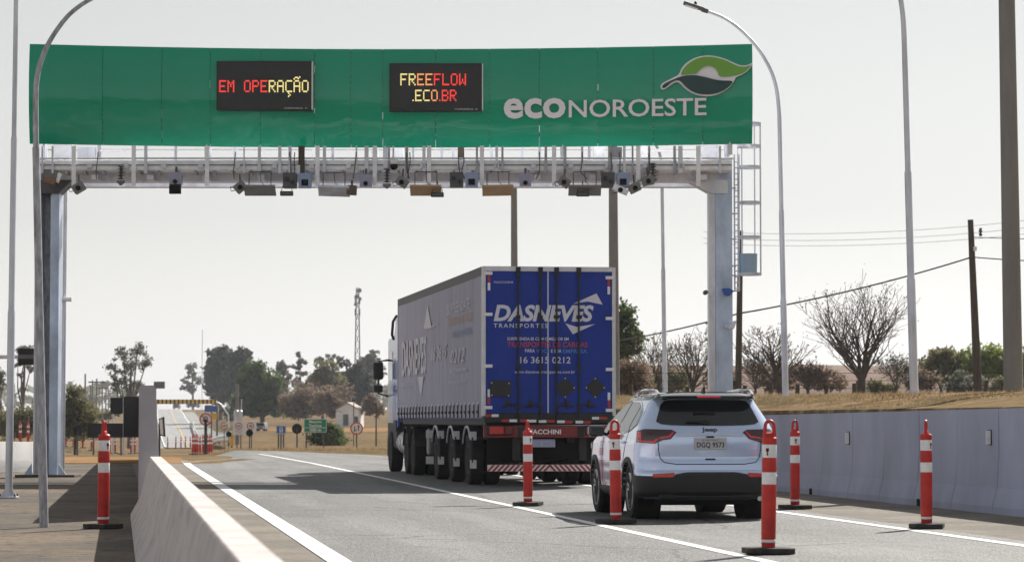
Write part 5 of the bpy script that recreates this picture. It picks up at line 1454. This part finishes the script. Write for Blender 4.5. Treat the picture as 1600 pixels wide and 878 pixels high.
# yellow and blue boards at the right of the hill road
t, pl, X, Z = board(320, 339.5, 634, 643, 330, 'blue board above the yellow ones right of the striped beam', M['blue'], None, (339.5,), pr=.1)
t, pl, X, Z = board(331, 340, 646, 655, 325, 'yellow board below the blue one right of the no U turn sign', M['yellow'], None, (340,), pr=.08)
t, pl, X, Z = board(321, 332, 632.5, 637, 335, 'small orange board just below the right end of the striped beam', mat('sign_orange', (.55, .22, .03), .5), None, (331,), pr=.08)
# framed white panel standing beside the wall end
d = 130; p = base(253, d); s_ = d / FPX
t = thing('framed_panel', 'narrow white panel in a black frame seen at an angle beside the grey wall end', 'sign', (p.x, p.y, p.z), -PSI)
def fz(py): return zpx(py, d) - p.z
o = MB().prism([(-4.5 * s_, 0, fz(654)), (3 * s_, .3, fz(650.5)), (5.2 * s_, .3, fz(682)), (-2.6 * s_, 0, fz(680))], (0, .05, 0)); fixn(o.build('frame', M['black'], t))
o = MB().prism([(-3.3 * s_, -.012, fz(655.5)), (2.2 * s_, .288, fz(652.6)), (4.1 * s_, .288, fz(680)), (-1.6 * s_, -.012, fz(678))], (0, .004, 0)); fixn(o.build('panel', M['signwhite'], t))
b = MB(); b.tube([(-3.5 * s_, .1, -.1), (-3.5 * s_, .1, fz(660))], .05, 8); b.build('sign_post', M['black'], t)
# far left white barrier
for i, (a, c) in enumerate(((-34, -2.2), (-2.0, 26.5), (26.8, 53))):
    v = []; d = 70
    pa, pb = at(a, d), at(c, d)
    dirv = (pb - pa).normalized(); nrm = Vector((-dirv.y, dirv.x, 0))
    prof = [(-.26, 0), (-.26, .08), (-.14, .3), (-.09, .76), (.09, .76), (.14, .3), (.26, .08), (.26, 0)]
    v = [q + nrm * x + Vector((0, 0, z)) for q in (pa, pb) for x, z in prof]
    k = 8
    o = MB().add(v, [(j, k + j, k + (j + 1) % k, (j + 1) % k) for j in range(k)] + [tuple(range(k)), tuple(range(2 * k - 1, k - 1, -1))]).build('white_barrier', M['plasticwhite'], bevel=.01); fixn(o)
    if i == 0: bpy.data.objects.remove(o); continue
    tag(o, ['', 'sunlit white barrier piece at the far left edge, left of the flanged pole foot', 'sunlit white barrier piece between the flanged pole and the steel column'][i], 'barrier', 'white barriers on the left')
# guard rail beside the hill road
gr = thing('guard_rail', 'weathered metal guard rail curving down right of the hill road to the crest', 'guard rail', base(330, 300))
p0 = gr.location.copy(); path = [(650, 301), (520, 306), (420, 314), (340, 327), (280, 342), (235, 356), (215, 361)]
cur = [base(px, d) - p0 + Vector((0, 0, .62)) for d, px in path]
v = []
for q in cur:
    for dz, dy in ((-.17, 0), (-.08, -.08), (0, 0), (.08, -.08), (.17, 0)): v.append(q + Vector((dy, dy, dz * 2.0)))
o = MB().add(v, [(j * 5 + i, j * 5 + i + 1, j * 5 + i + 6, j * 5 + i + 5) for j in range(len(cur) - 1) for i in range(4)]).build('rail', M['galv2'], gr, smooth=True)
sm_ = o.modifiers.new('thick', 'SOLIDIFY'); sm_.thickness = .02
for q in cur:
    MB().box(q + Vector((.1, .1, -.3)), (.14, .14, 1.0)).build('rail_post', M['wood'], gr)
p = base(363, 208); t = thing('end_marker', 'small yellow end marker where the guard rail meets the crest', 'marker', p, -PSI)
MB().box((0, 0, .45), (.3, .06, .7)).build('marker_plate', M['yellow'], t); MB().box((0, .05, .2), (.06, .05, .5)).build('marker_post', M['darksteel'], t)
# ------------------------------------------------------------------ trees and plants
def leaf_cards(rng, pts, size, flat=.0):
    v = []; f = []
    for p in pts:
        s_ = size * rng.uniform(.55, 1.35)
        a = Vector((rng.gauss(0, 1), rng.gauss(0, 1), rng.gauss(0, 1) * (1 - flat))).normalized()
        b = a.cross(Vector((rng.gauss(0, 1), rng.gauss(0, 1), rng.gauss(0, 1)))).normalized()
        p = Vector(p); n = len(v)
        v += [p - a * s_ - b * s_ * .2, p + b * s_ * .6, p + a * s_ + b * s_ * .15, p - b * s_ * .6]
        f.append((n, n + 1, n + 2, n + 3))
    return v, f
def lobe_pts(rng, lobes, n):
    """points gathered in clumps inside ellipsoid lobes (x, y, z, rx, ry, rz)"""
    wts = [l[3] * l[4] * l[5] for l in lobes]; tot = sum(wts); out = []
    for l, wt in zip(lobes, wts):
        m = int(n * wt / tot) + 1; k = max(5, m // 22)
        cl = []
        for _ in range(k):
            d = Vector((rng.gauss(0, 1), rng.gauss(0, 1), rng.gauss(0, 1))).normalized() * (rng.random() ** .45)
            cl.append((l[0] + d.x * l[3], l[1] + d.y * l[4], l[2] + d.z * l[5]))
        cr = .13 * (l[3] + l[5]) / 2 + .06
        for _ in range(m):
            c = rng.choice(cl); out.append((c[0] + rng.gauss(0, cr), c[1] + rng.gauss(0, cr), c[2] + rng.gauss(0, cr * .7)))
    return out
def leafy(px, d, label, lobes, leaf, n=1500, size=.4, trunk=.2, name='tree', bark='bark', seed=1, trunk_top=None, z0=None, cat='tree', group=None, forks=True):
    """lobes: (px, py, rx_px, ry_px) as seen in the photo; depth follows the width"""
    rng = random.Random(seed); p = base(px, d); s_ = d / FPX
    if z0 is not None: p.z = z0
    t = thing(name, label, cat, p, -PSI, group)
    L = [((a - px) * s_, rng.uniform(-.25, .25) * rx * s_, zpx(b, d) - p.z, rx * s_, rx * s_ * .9, ry * s_) for a, b, rx, ry in lobes]
    v, f = leaf_cards(rng, lobe_pts(rng, L, int(n * 1.7)), size * .72)
    MB().add(v, f).build('crown', M[leaf], t, smooth=False)
    if trunk:
        top = max(L, key=lambda l: l[3] * l[5]); b = MB()
        zt = trunk_top or top[2]
        b.tube([(0, 0, -.3), (top[0] * .15, 0, zt * .35), (top[0] * .6, 0, zt * .75), (top[0], top[1], zt)], [trunk, trunk * .8, trunk * .6, trunk * .25], 8)
        if forks:
            for l in L:
                st = Vector((l[0] * .12, 0, zt * rng.uniform(.3, .5))); e = Vector(l[:3]); m_ = st.lerp(e, .5) + Vector((rng.uniform(-.3, .3), 0, -.1 * zt * .3))
                b.tube([st, m_, e, e + Vector((rng.uniform(-.4, .4) * l[3], 0, l[5] * .6))], [trunk * .5, trunk * .35, trunk * .2, trunk * .07], 6)
        b.build('trunk', M[bark], t)
    return t
def bare(px, d, pytop, label, seed, halfw, trunk=.2, levels=6, name='bare_tree', m='bark', lean=0, stems=5, fork=.14, group=None, leaves=None, cat='tree'):
    """vase shaped leafless tree: stems fan out of a short trunk; halfw = half crown width in photo pixels"""
    rng = random.Random(seed); p = base(px, d)
    t = thing(name, label, cat, p, -PSI, group); hgt = zpx(pytop, d) - p.z; hwm = halfw * d / FPX
    b = MB(); ends = []
    def grow(a, dirv, ln, r, lv, n=4):
        q = a; pts = [a]; rs = [r]; dv = dirv
        for i in range(n):
            dv = (dv + Vector((rng.gauss(0, .10), rng.gauss(0, .10), .07))).normalized()
            q = q + dv * ln / n; pts.append(q); rs.append(max(.010, r * (1 - .42 * (i + 1) / n)))
        b.tube(pts, rs, 6 if lv < 2 else 4 if lv < 4 else 3, cap=False)
        if lv >= levels: ends.append(q); return
        ends.append(q)
        for j in range(3 if lv < 3 else rng.choice((2, 2, 3))):
            k = n if j == 0 else rng.randint(1, n)
            az = rng.uniform(0, 2 * math.pi); an = rng.uniform(.12, .35) if j == 0 else rng.uniform(.4, .85)
            s1 = dv.cross(Vector((math.cos(az), math.sin(az), .3))).normalized()
            grow(pts[k], (dv * math.cos(an) + s1 * math.sin(an)).normalized(), ln * rng.uniform(.58, .80), rs[k] * (.85 if j == 0 else .6), lv + 1, 3)
    tb = Vector((lean * hgt * fork, 0, hgt * fork))
    b.tube([(0, 0, -.3), (tb.x * .3, 0, tb.z * .5), tb], [trunk * 1.25, trunk, trunk * .95], 8)
    for i in range(stems):                                   # near upright leaders, each with side limbs
        u = (i + .5) / stems * 2 - 1; an = u * .42 + rng.gauss(0, .06) + lean * .6
        dv = Vector((math.sin(an), rng.uniform(-.3, .3), math.cos(an))).normalized()
        q = tb * rng.uniform(.75, 1); ln = hgt * rng.uniform(.42, .74); r0 = trunk * rng.uniform(.40, .55); n = 9; pts = [q]; rs = [r0]
        for j in range(n):
            dv = (dv + Vector((rng.gauss(0, .07), rng.gauss(0, .07), .03))).normalized(); q = q + dv * ln / n; pts.append(q); rs.append(max(.012, r0 * (1 - .8 * (j + 1) / n)))
        b.tube(pts, rs, 7, cap=False); ends.append(q)
        for j in range(1, n + 1):
            for _ in range(1 if j < 3 else 2):
                az = rng.uniform(0, 2 * math.pi); an2 = rng.uniform(.5, 1.0)
                side = Vector((math.cos(az) + u * .8, math.sin(az) * .8, 0)).normalized()
                d2 = (dv * math.cos(an2) + side * math.sin(an2)).normalized()
                grow(pts[j], d2, hgt * rng.uniform(.20, .32) * (1.15 - .6 * j / n), max(.012, rs[j] * .5), 3)
    zt = max(v[2] for v in b.v); xs_ = sorted(v[0] for v in b.v); xw = max(-xs_[len(xs_) // 100], xs_[-len(xs_) // 100])
    kz_, kx = hgt / zt, min(1.6, hwm / xw)
    f_ = lambda v: (v[0] * (1 + (kx - 1) * sstep(0, hgt * .3, v[2])), v[1], v[2] * kz_ if v[2] > 0 else v[2])
    b.v = [f_(v) for v in b.v]
    b.build('branches', M[m], t, smooth=True)
    if leaves:
        pts = [Vector(f_(rng.choice(ends))) + Vector((rng.gauss(0, .10), rng.gauss(0, .10), rng.gauss(0, .10))) for _ in range(leaves[1])]
        v, f = leaf_cards(rng, pts, leaves[2]); MB().add(v, f).build('sparse_leaves', M[leaves[0]], t, smooth=False)
    return t
# --- right of the road
bare(1345, 120, 420, 'largest bare tree, leafless and spreading, left of the second lamp pole', 5, 80, .22, 5, stems=5, leaves=('leafbrown', 700, .05))
bare(1222, 125, 508, 'leaning bare tree just right of the right gantry column', 11, 70, .17, 5, lean=-.3, stems=4, leaves=('leafbrown', 260, .07))
bare(1082, 125, 506, 'bare many stemmed tree left of the right gantry column', 21, 50, .14, 5, stems=4, fork=.05, leaves=('leafolive', 260, .07))
bare(1025, 130, 515, 'bare thin tree right of the brown thicket', 33, 40, .09, 5, stems=4, fork=.1, leaves=('leafbrown', 120, .07))
bare(1400, 150, 548, 'small grey bare tree behind the second lamp pole', 41, 34, .08, 5, stems=4, leaves=('leafgrey', 320, .09))
bare(1180, 150, 545, 'small faint bare tree behind the dark wooden pole', 45, 34, .08, 5, stems=4)
bare(1262, 150, 560, 'small bare tree between the first lamp pole and the largest bare tree', 47, 36, .08, 5, stems=5, leaves=('leafbrown', 150, .08))
leafy(980, 150, 'dark green leafy tree right of the lorry and the tall concrete pole', [(972, 500, 20, 30), (985, 530, 22, 26), (978, 548, 24, 14), (962, 520, 22, 45), (945, 530, 24, 40)], 'leafgreen', 2600, .18, .2, seed=3)
leafy(985, 118, 'dense brown leafless thicket between the lorry and the SUV roof', [(975, 590, 28, 28), (1000, 600, 20, 22), (990, 575, 22, 14), (960, 600, 25, 24)], 'leafbrown', 5200, .085, .06, seed=4, name='thicket', cat='bush')
for i, (px, py, rx, ry, lf, sd, lab) in enumerate((
    (1470, 568, 36, 24, 'leafolive', 6, 'olive green tree right of the second lamp pole'),
    (1535, 562, 40, 22, 'leaflight', 7, 'light green tree behind the leaning wooden pole'),
    (1590, 566, 36, 26, 'leaflight', 8, 'light green tree behind the thick pole at the right edge'),
    (1650, 566, 36, 26, 'leafolive', 9, 'olive tree cut off by the right edge of the picture'))):
    leafy(px, 190, lab, [(px - 16, py + 2, rx * .7, ry * .85), (px + 14, py - 6, rx * .7, ry * .8), (px, py + 16, rx * 1.0, ry * .7), (px - 4, py - 2, rx * .6, ry * 1.05)], lf, 2600, .19, .12, seed=sd, bark='barepale')
for i, (px, py, rx, ry, lf, lab) in enumerate(((1290, 590, 34, 16, 'leafbrown', 'brownish scrub left of the largest bare tree'), (1378, 606, 22, 13, 'leafolive', 'low olive bush right of the largest bare trunk'), (1440, 590, 30, 18, 'leafbrown', 'brownish scrub right of the second lamp pole'),
        (1130, 590, 30, 18, 'leafbrown', 'brownish scrub behind the right gantry column'), (1510, 596, 36, 16, 'leafgrey', 'grey scrub under the light green trees'), (1050, 592, 34, 18, 'leafolive', 'olive scrub under the many stemmed bare tree'), (1215, 592, 30, 18, 'leafbrown', 'brownish scrub under the leaning bare tree'), (1580, 600, 36, 16, 'leafolive', 'olive scrub behind the thick pole'))):
    leafy(px, 175, lab, [(px - 10, py, rx * .6, ry), (px + 12, py + 3, rx * .6, ry * .8), (px, py + 8, rx, ry * .6)], lf, 1500, .15, 0, name='scrub_bush', seed=60 + i, cat='bush')
# brown ploughed bank behind the fence
v = []
for d, z in ((196, 0), (202, 1.6), (230, 2.6), (420, 1.5)):
    for px in range(950, 1900, 50):
        q = base(px, d); v.append((q.x, q.y, q.z + z + .35 * noise.noise(Vector((px * .013, d * .1, 0))) - (.05 if z == 0 else 0)))
n = len(range(950, 1900, 50))
struct(MB().add(v, [(j * n + i, j * n + i + 1, (j + 1) * n + i + 1, (j + 1) * n + i) for j in range(3) for i in range(n - 1)]).build('earth_bank', ground_mat('red_earth', [(.15, .08, .06), ((.10, .06, .04), .45, .65), ((.19, .12, .075), .5, .7)], [.15, .8], bump=.8, bscale=4), smooth=True))
# --- centre background, from left to right
leafy(302, 920, 'tall thin crowned eucalyptus standing alone left of the dark conifer mass', [(300, 578, 9, 13), (290, 590, 8, 10), (310, 592, 8, 12), (297, 606, 12, 9), (286, 608, 5, 8)], 'leafgrey', 620, .70, .4, seed=12, bark='barepale')
leafy(345, 640, 'tall dark rounded tree mass, darkest left one of the grove', [(345, 560, 19, 20), (334, 585, 14, 28), (355, 585, 16, 30), (345, 605, 22, 25)], 'leafdark', 3800, .85, .5, seed=13)
leafy(380, 600, 'dark rounded tree directly right of the darkest one, behind the green crown', [(378, 562, 16, 17), (372, 585, 18, 22), (385, 590, 14, 24)], 'leafdark', 2600, .75, .4, seed=14)
leafy(411, 430, 'broad deep green tree with a visible forked trunk behind the speed boards', [(398, 590, 24, 26), (418, 602, 24, 26), (405, 622, 34, 24), (430, 628, 16, 22), (385, 614, 18, 24), (374, 636, 16, 12), (394, 640, 18, 12), (428, 642, 16, 11)], 'leafgreen', 7500, .42, .42, seed=15)
leafy(444, 560, 'slim grey eucalyptus right of the broad deep green tree', [(441, 573, 10, 9), (436, 585, 8, 10), (450, 588, 8, 12), (443, 602, 9, 14)], 'leafgrey', 700, .45, .25, seed=16, bark='barepale')
leafy(466, 560, 'tall tiered pine with bare gaps between its branches', [(466, 555, 7, 5), (470, 565, 10, 4), (462, 574, 11, 4), (471, 584, 10, 4), (463, 596, 11, 5), (468, 610, 9, 6)], 'leafgrey', 800, .42, .28, seed=17, name='pine_tree')
leafy(505, 470, 'mixed olive tree with a bright top left of the radio tower', [(508, 576, 18, 14), (498, 600, 24, 20), (520, 600, 20, 22), (486, 615, 20, 20), (505, 622, 30, 16)], 'leafolive', 5200, .42, .3, seed=18)
leafy(520, 640, 'sparse high tree crown standing behind the olive tree', [(500, 563, 9, 6), (517, 558, 10, 6), (527, 562, 8, 5)], 'leafgrey', 330, .5, .25, seed=19, bark='barepale')
leafy(553, 520, 'dark bushy tree directly below the radio tower', [(556, 572, 9, 9), (540, 568, 9, 10), (558, 592, 20, 20), (545, 602, 22, 22), (570, 608, 14, 22), (556, 622, 24, 14)], 'leafdark', 4600, .5, .3, seed=20)
leafy(578, 620, 'pale hazy tree between the radio tower and the lorry cab', [(584, 556, 12, 10), (575, 570, 14, 12), (590, 578, 12, 14), (580, 595, 14, 18)], 'leafgrey', 1300, .55, .3, seed=22)
bare(478, 440, 590, 'bare brown tree right of the broad deep green tree', 71, 26, .22, 5, m='barepale', leaves=('leafbrown', 420, .24))
bare(528, 420, 594, 'bare brown tree in front of the olive tree near the white house', 73, 36, .22, 5, m='barepale', leaves=('leafbrown', 500, .24))
leafy(470, 420, 'brown undergrowth right of the broad deep green tree', [(452, 630, 16, 18), (475, 624, 22, 20), (498, 630, 20, 18), (470, 640, 34, 12)], 'leafbrown', 4200, .3, 0, seed=24, name='undergrowth', cat='bush')
leafy(520, 400, 'brown undergrowth left of the white house', [(505, 630, 18, 18), (522, 636, 14, 16)], 'leafbrown', 2200, .3, 0, seed=25, name='undergrowth', cat='bush')
leafy(575, 400, 'brown undergrowth between the white house and the lorry', [(580, 632, 14, 14), (590, 640, 12, 12), (570, 640, 8, 8)], 'leafbrown', 1500, .28, 0, seed=26, name='undergrowth', cat='bush')
leafy(515, 215, 'rounded leafy bush behind the green place name sign', [(505, 678, 22, 14), (525, 680, 16, 14), (512, 670, 14, 10), (520, 688, 24, 10), (495, 686, 14, 10)], 'leafgreen', 4200, .13, .0, seed=27, name='bush', cat='bush')
leafy(362, 520, 'low dark bush left of the utility pole', [(362, 648, 12, 9), (352, 640, 6, 7)], 'leafdark', 700, .4, 0, seed=28, name='bush', cat='bush')
# --- left background
leafy(203, 330, 'large rounded eucalyptus with see through crown on the left', [(192, 552, 16, 12), (215, 548, 17, 12), (178, 575, 13, 15), (205, 574, 18, 15), (228, 570, 11, 22), (190, 600, 18, 12), (215, 602, 12, 12), (178, 592, 10, 10), (204, 618, 14, 12)], 'leafgrey', 1900, .21, .28, seed=30, bark='barepale')
leafy(118, 190, 'shaggy olive green bush tree right of the left columns', [(115, 612, 18, 14), (125, 640, 30, 24), (105, 645, 24, 28), (140, 655, 20, 18), (115, 672, 38, 14)], 'leafolive', 5200, .14, .1, seed=31, name='bush_tree')
leafy(30, 230, 'low brown green hedge behind the white barrier', [(12, 658, 22, 20), (40, 655, 24, 24), (62, 662, 20, 20), (25, 672, 30, 14)], 'leafolive', 3600, .16, 0, seed=32, name='hedge', cat='bush')
leafy(36, 300, 'thin trunked eucalyptus behind the black cantilever panel', [(40, 548, 14, 8), (28, 568, 8, 6), (48, 575, 8, 6), (34, 585, 6, 5)], 'leafgrey', 560, .22, .2, seed=33, bark='barepale')
leafy(2, 300, 'eucalyptus cut off by the left edge of the picture', [(0, 585, 9, 14), (6, 600, 7, 10), (-10, 590, 14, 20)], 'leafgrey', 600, .22, .2, seed=34, bark='barepale')
leafy(168, 420, 'low dark bushes below the eucalyptus beside the black sign backs', [(165, 650, 14, 8), (185, 640, 10, 10), (205, 628, 14, 8)], 'leafolive', 900, .3, 0, seed=35, name='bush', cat='bush')
# distant woods as a mass
rng = random.Random(99); pts = []
for i in range(5200):
    px = rng.uniform(-700, 2600); d = rng.uniform(900, 1150)
    if 215 < px < 330: continue
    q = base(px, d); hh = 9 + 5 * noise.noise(Vector((px * .02, 3, 0)))
    pts.append((q.x, q.y, q.z + rng.random() ** .7 * max(2, hh)))
for i in range(2600):  # unseen trees behind the camera, added for their reflection in the sign
    x = rng.uniform(-260, 260); pts.append((x, rng.uniform(-330, -260), rng.random() ** .7 * (6 + 5 * noise.noise(Vector((x * .03, 8, 0))))))
v, f = leaf_cards(rng, pts, 2.0); o = MB().add(v, f).build('distant_woods', M['leafgrey'], smooth=False); o['kind'] = 'stuff'
# dry grass tufts on the bank and verge
pts = []; v = []; f = []
def tuft(x, y, z, h_):
    for _ in range(5):
        a = rng.uniform(0, 6.28); dx, dy = math.cos(a) * h_ * .5, math.sin(a) * h_ * .5; n = len(v)
        v.extend([(x - dy * .12, y + dx * .12, z), (x + dy * .12, y - dx * .12, z), (x + dx, y + dy, z + h_ * rng.uniform(.6, 1.1))]); f.append((n, n + 1, n + 2))
for _ in range(11000):
    px = rng.uniform(960, 1700); d = 40 + 70 * rng.random() ** 1.3; q = at(px, d)
    if q.x < WALLX + .3 or noise.noise(Vector((q.x * .35, q.y * .2, 1))) < -.25: continue
    tuft(q.x, q.y, H(q.x, q.y) - .02, rng.uniform(.03, .11) + .08 * max(0, noise.noise(Vector((q.x * .5, q.y * .3, 5)))))
for _ in range(2600):
    px = rng.uniform(330, 640); d = rng.uniform(124, 190); q = base(px, d); tuft(q.x, q.y, q.z - .02, rng.uniform(.06, .25))
o = MB().add(v, f).build('dry_grass', leafmat('straw', (.30, .22, .12), .5, .8, .3), smooth=False); o['kind'] = 'stuff'

# ------------------------------------------------------------------ tower, house, poles, distant vehicles
d = 700; p = base(558.5, d); s_ = d / FPX; HT = zpx(450, d) - p.z
t = thing('radio_tower', 'tall lattice radio tower with round antennas left of the lorry', 'tower', p, -PSI)
b = MB(); n = 11
def tw(z): return (7.2 - 4.6 * z / HT) * s_ * .72
for sx in (-1, 1):
    for sy in (-1, 1): b.tube([(sx * tw(0), sy * tw(0), 0), (sx * tw(HT), sy * tw(HT), HT)], .11, 4)
for i in range(n):
    z0, z1 = HT * i / n, HT * (i + 1) / n
    for sy in (-1, 1):
        b.tube([(-tw(z0), sy * tw(z0), z0), (tw(z1), sy * tw(z1), z1)], .055, 4); b.tube([(tw(z0), sy * tw(z0), z0), (-tw(z1), sy * tw(z1), z1)], .055, 4)
        b.tube([(-tw(z1), sy * tw(z1), z1), (tw(z1), sy * tw(z1), z1)], .05, 4)
b.build('lattice', M['greypanel'], t)
for py, dx, r in ((454, .5, .55), (464, -.3, .5), (467, .6, .45), (476, -.5, .4)):
    a = MB(); a.lathe([(r, -.25), (r, .25)], 16, (dx, -.6, zpx(py, d) - p.z), 'y'); a.build('dish', M['greypanel'], t)
for py in (470, 488):
    for dx in (-.6, .6): MB().box((dx, -.5, zpx(py, d) - p.z), (.22, .2, 1.7)).build('aerial_panel', M['greypanel'], t)
# tall thin mast, barely visible
p = base(316, 900); t = thing('thin_mast', 'very thin faint mast above the dark tree mass', 'mast', p); MB().box((0, 0, (zpx(515, 900) - p.z) / 2), (.22, .22, zpx(515, 900) - p.z)).build('mast_shaft', M['galv2'], t)
# white house
d = 400; p = base(547, d); s_ = d / FPX
t = thing('small_house', 'small white washed house with a grey door in the trees', 'house', p, -PSI - .12)
hw, hd, he, hr = 18 * s_, 2.2, zpx(640, d) - p.z, zpx(630, d) - p.z
MB().box((0, 0, he / 2 - .4), (2 * hw, 2 * hd, he + .8)).build('wall', mat('whitewash', (.85, .80, .80), .85, var=.15, scale=1), t)
o = MB().prism([(-hw, -hd, he), (hw, -hd, he), (0, -hd, hr)], (0, 2 * hd, 0)); fixn(o.build('gable', M['whitepaint'], t))
for sx in (-1, 1):
    o = MB().prism([(0, -hd - .25, hr + .05), (sx * (hw + .3), -hd - .25, he - .12), (sx * (hw + .3), -hd - .25, he), (0, -hd - .25, hr + .18)], (0, 2 * hd + .5, 0)); fixn(o.build('roof', mat('roof_tile', (.32, .24, .21), .8), t))
dr = MB().box((-.2, -hd - .02, 1.0), (.75, .06, 1.6)).build('door', mat('door_grey', (.12, .13, .16), .6), t)
MB().box((hw - .35, -hd - .02, 1.1), (.5, .06, .8)).build('window', M['glass'], t)
# transformer pole
d = 230
t = conc_pole(371.5, 371, d, zpx(600, d) - base(371, d).z, .20, .13, 'concrete utility pole with transformers behind the pale speed boards')
z0 = base(371.5, d).z
for dx, py in ((-1.5, 650), (4.5, 650)):
    b = MB(); b.lathe([(.19, -.45), (.21, -.4), (.21, .4), (.12, .5)], 12, (dx * d / FPX, -.2, zpx(py, d) - z0)); b.build('transformer', M['galv'], t)
b = MB(); b.tube([(5.5 * d / FPX, 0, zpx(655, d) - z0), (6.5 * d / FPX, 0, zpx(622, d) - z0)], .05, 6); b.build('riser_pipe', M['galv'], t)
MB().box((6.5 * d / FPX, 0, zpx(622, d) - z0), (.6, .1, .1)).build('cross_arm', M['wood'], t)
for i in range(3):
    wire('distant_wire', ['left', 'middle', 'right'][i] + ' of three pale wires sagging from the transformer pole toward the white house', [at(455 + i * 6, 330, zpx(600, 330)), at(520 + i * 7, 330, zpx(644, 330))], .03, .4, 'pale wires near the house')
# wooden poles right of house
for px, pyt, lab in ((588, 629, 'dark wooden pole right of the white house next to the lorry'), (553, 628, 'thin dark pole in front of the white house')):
    d = 210; z0 = base(px, d).z; conc_pole(px, px, d, zpx(pyt, d) - z0, .06 if px > 560 else .035, .05 if px > 560 else .03, lab, name='wooden_pole', m='wood')
# utility poles far left
for i, (px, py, d, cr_) in enumerate(((133.5, 584, 380, 0), (142, 602, 430, 0), (145, 594, 460, 0), (151.5, 591.5, 400, 1), (160.5, 602, 520, 1), (166, 607, 520, 0), (155.5, 604, 560, 0), (170, 610, 600, 1))):
    z0 = base(px, d).z; h_ = zpx(py, d) - z0
    t = conc_pole(px, px, d, h_, .15, .11, ['tallest thin pole at the left of the far pole line', 'second pole of the far pole line left of the eucalyptus', 'third pole of the far pole line left of the eucalyptus', 'far pole with a broad cross arm left of the eucalyptus', 'fifth far pole, with a cross arm, left of the eucalyptus', 'sixth far pole left of the eucalyptus crown', 'faint far pole between the two cross armed poles', 'rightmost far pole touching the eucalyptus crown'][i], group='far utility poles on the left')
    if cr_: MB().box((0, 0, h_ - .5), (2.4, .15, .18)).build('cross_arm', M['wood'], t)
# parked van far right of the speed boards, truck on hill
def far_vehicle(px0, px1, py0, py1, d, label, cm, name, cat):
    pc = (px0 + px1) / 2; s_ = d / FPX; w_ = (px1 - px0) * s_; p = at(pc, d, zpx(py1, d)); h_ = (py1 - py0) * s_
    t = thing(name, label, cat, p, -PSI)
    o = MB().prism([(-w_ / 2, -1, h_ * .18), (w_ / 2, -1, h_ * .18), (w_ / 2, -1, h_ * .62), (w_ * .42, -1, h_), (-w_ * .42, -1, h_), (-w_ / 2, -1, h_ * .62)], (0, 4, 0)); fixn(o.build('body', cm, t, bevel=.08))
    MB().box((0, -1.02, h_ * .76), (w_ * .76, .06, h_ * .26)).build('windscreen', M['glass'], t)
    for sx in (-1, 1):
        MB().lathe([(h_ * .2, -.12), (h_ * .2, .12)], 14, (sx * w_ * .38, -.4, h_ * .2), 'x').build('wheel', M['rubber'], t)
        MB().lathe([(h_ * .2, -.12), (h_ * .2, .12)], 14, (sx * w_ * .38, 2.2, h_ * .2), 'x').build('wheel', M['rubber'], t)
        MB().box((sx * w_ * .36, -1.02, h_ * .42), (w_ * .16, .06, h_ * .12)).build('headlight', M['white'], t)
    return t
pz = base(408, 330)
far_vehicle(400.5, 415.5, 659.5, 673, 330, 'small dark car with pale front parked under the broad green tree', mat('car_slate', (.16, .17, .22), .4), 'parked_car', 'car')
far_vehicle(271, 281, 630.5, 638.5, 850, 'tiny dark lorry on top of the hill road below the striped beam', mat('lorry_slate', (.10, .12, .18), .5), 'far_lorry', 'lorry')
far_vehicle(292, 312, 629, 637, 880, 'tiny long blue grey vehicle at the top right of the hill road', mat('bus_slate', (.09, .11, .2), .5), 'far_bus', 'bus')

# ------------------------------------------------------------------ hazy air
hz = MB().box((400, 1050, 22), (4300, 4000, 56))
hz = hz.build('haze', mat('haze_air', (1, 1, 1)))
hz['kind'] = 'stuff'
hm = hz.data.materials[0].node_tree; hm.nodes.remove(hm.nodes['Principled BSDF'])
pv = hm.nodes.new('ShaderNodeVolumePrincipled'); pv.inputs['Color'].default_value = (.85, .9, 1, 1); pv.inputs['Density'].default_value = .00012; pv.inputs['Anisotropy'].default_value = .3
hm.links.new(pv.outputs[0], hm.nodes['Material Output'].inputs['Volume'])
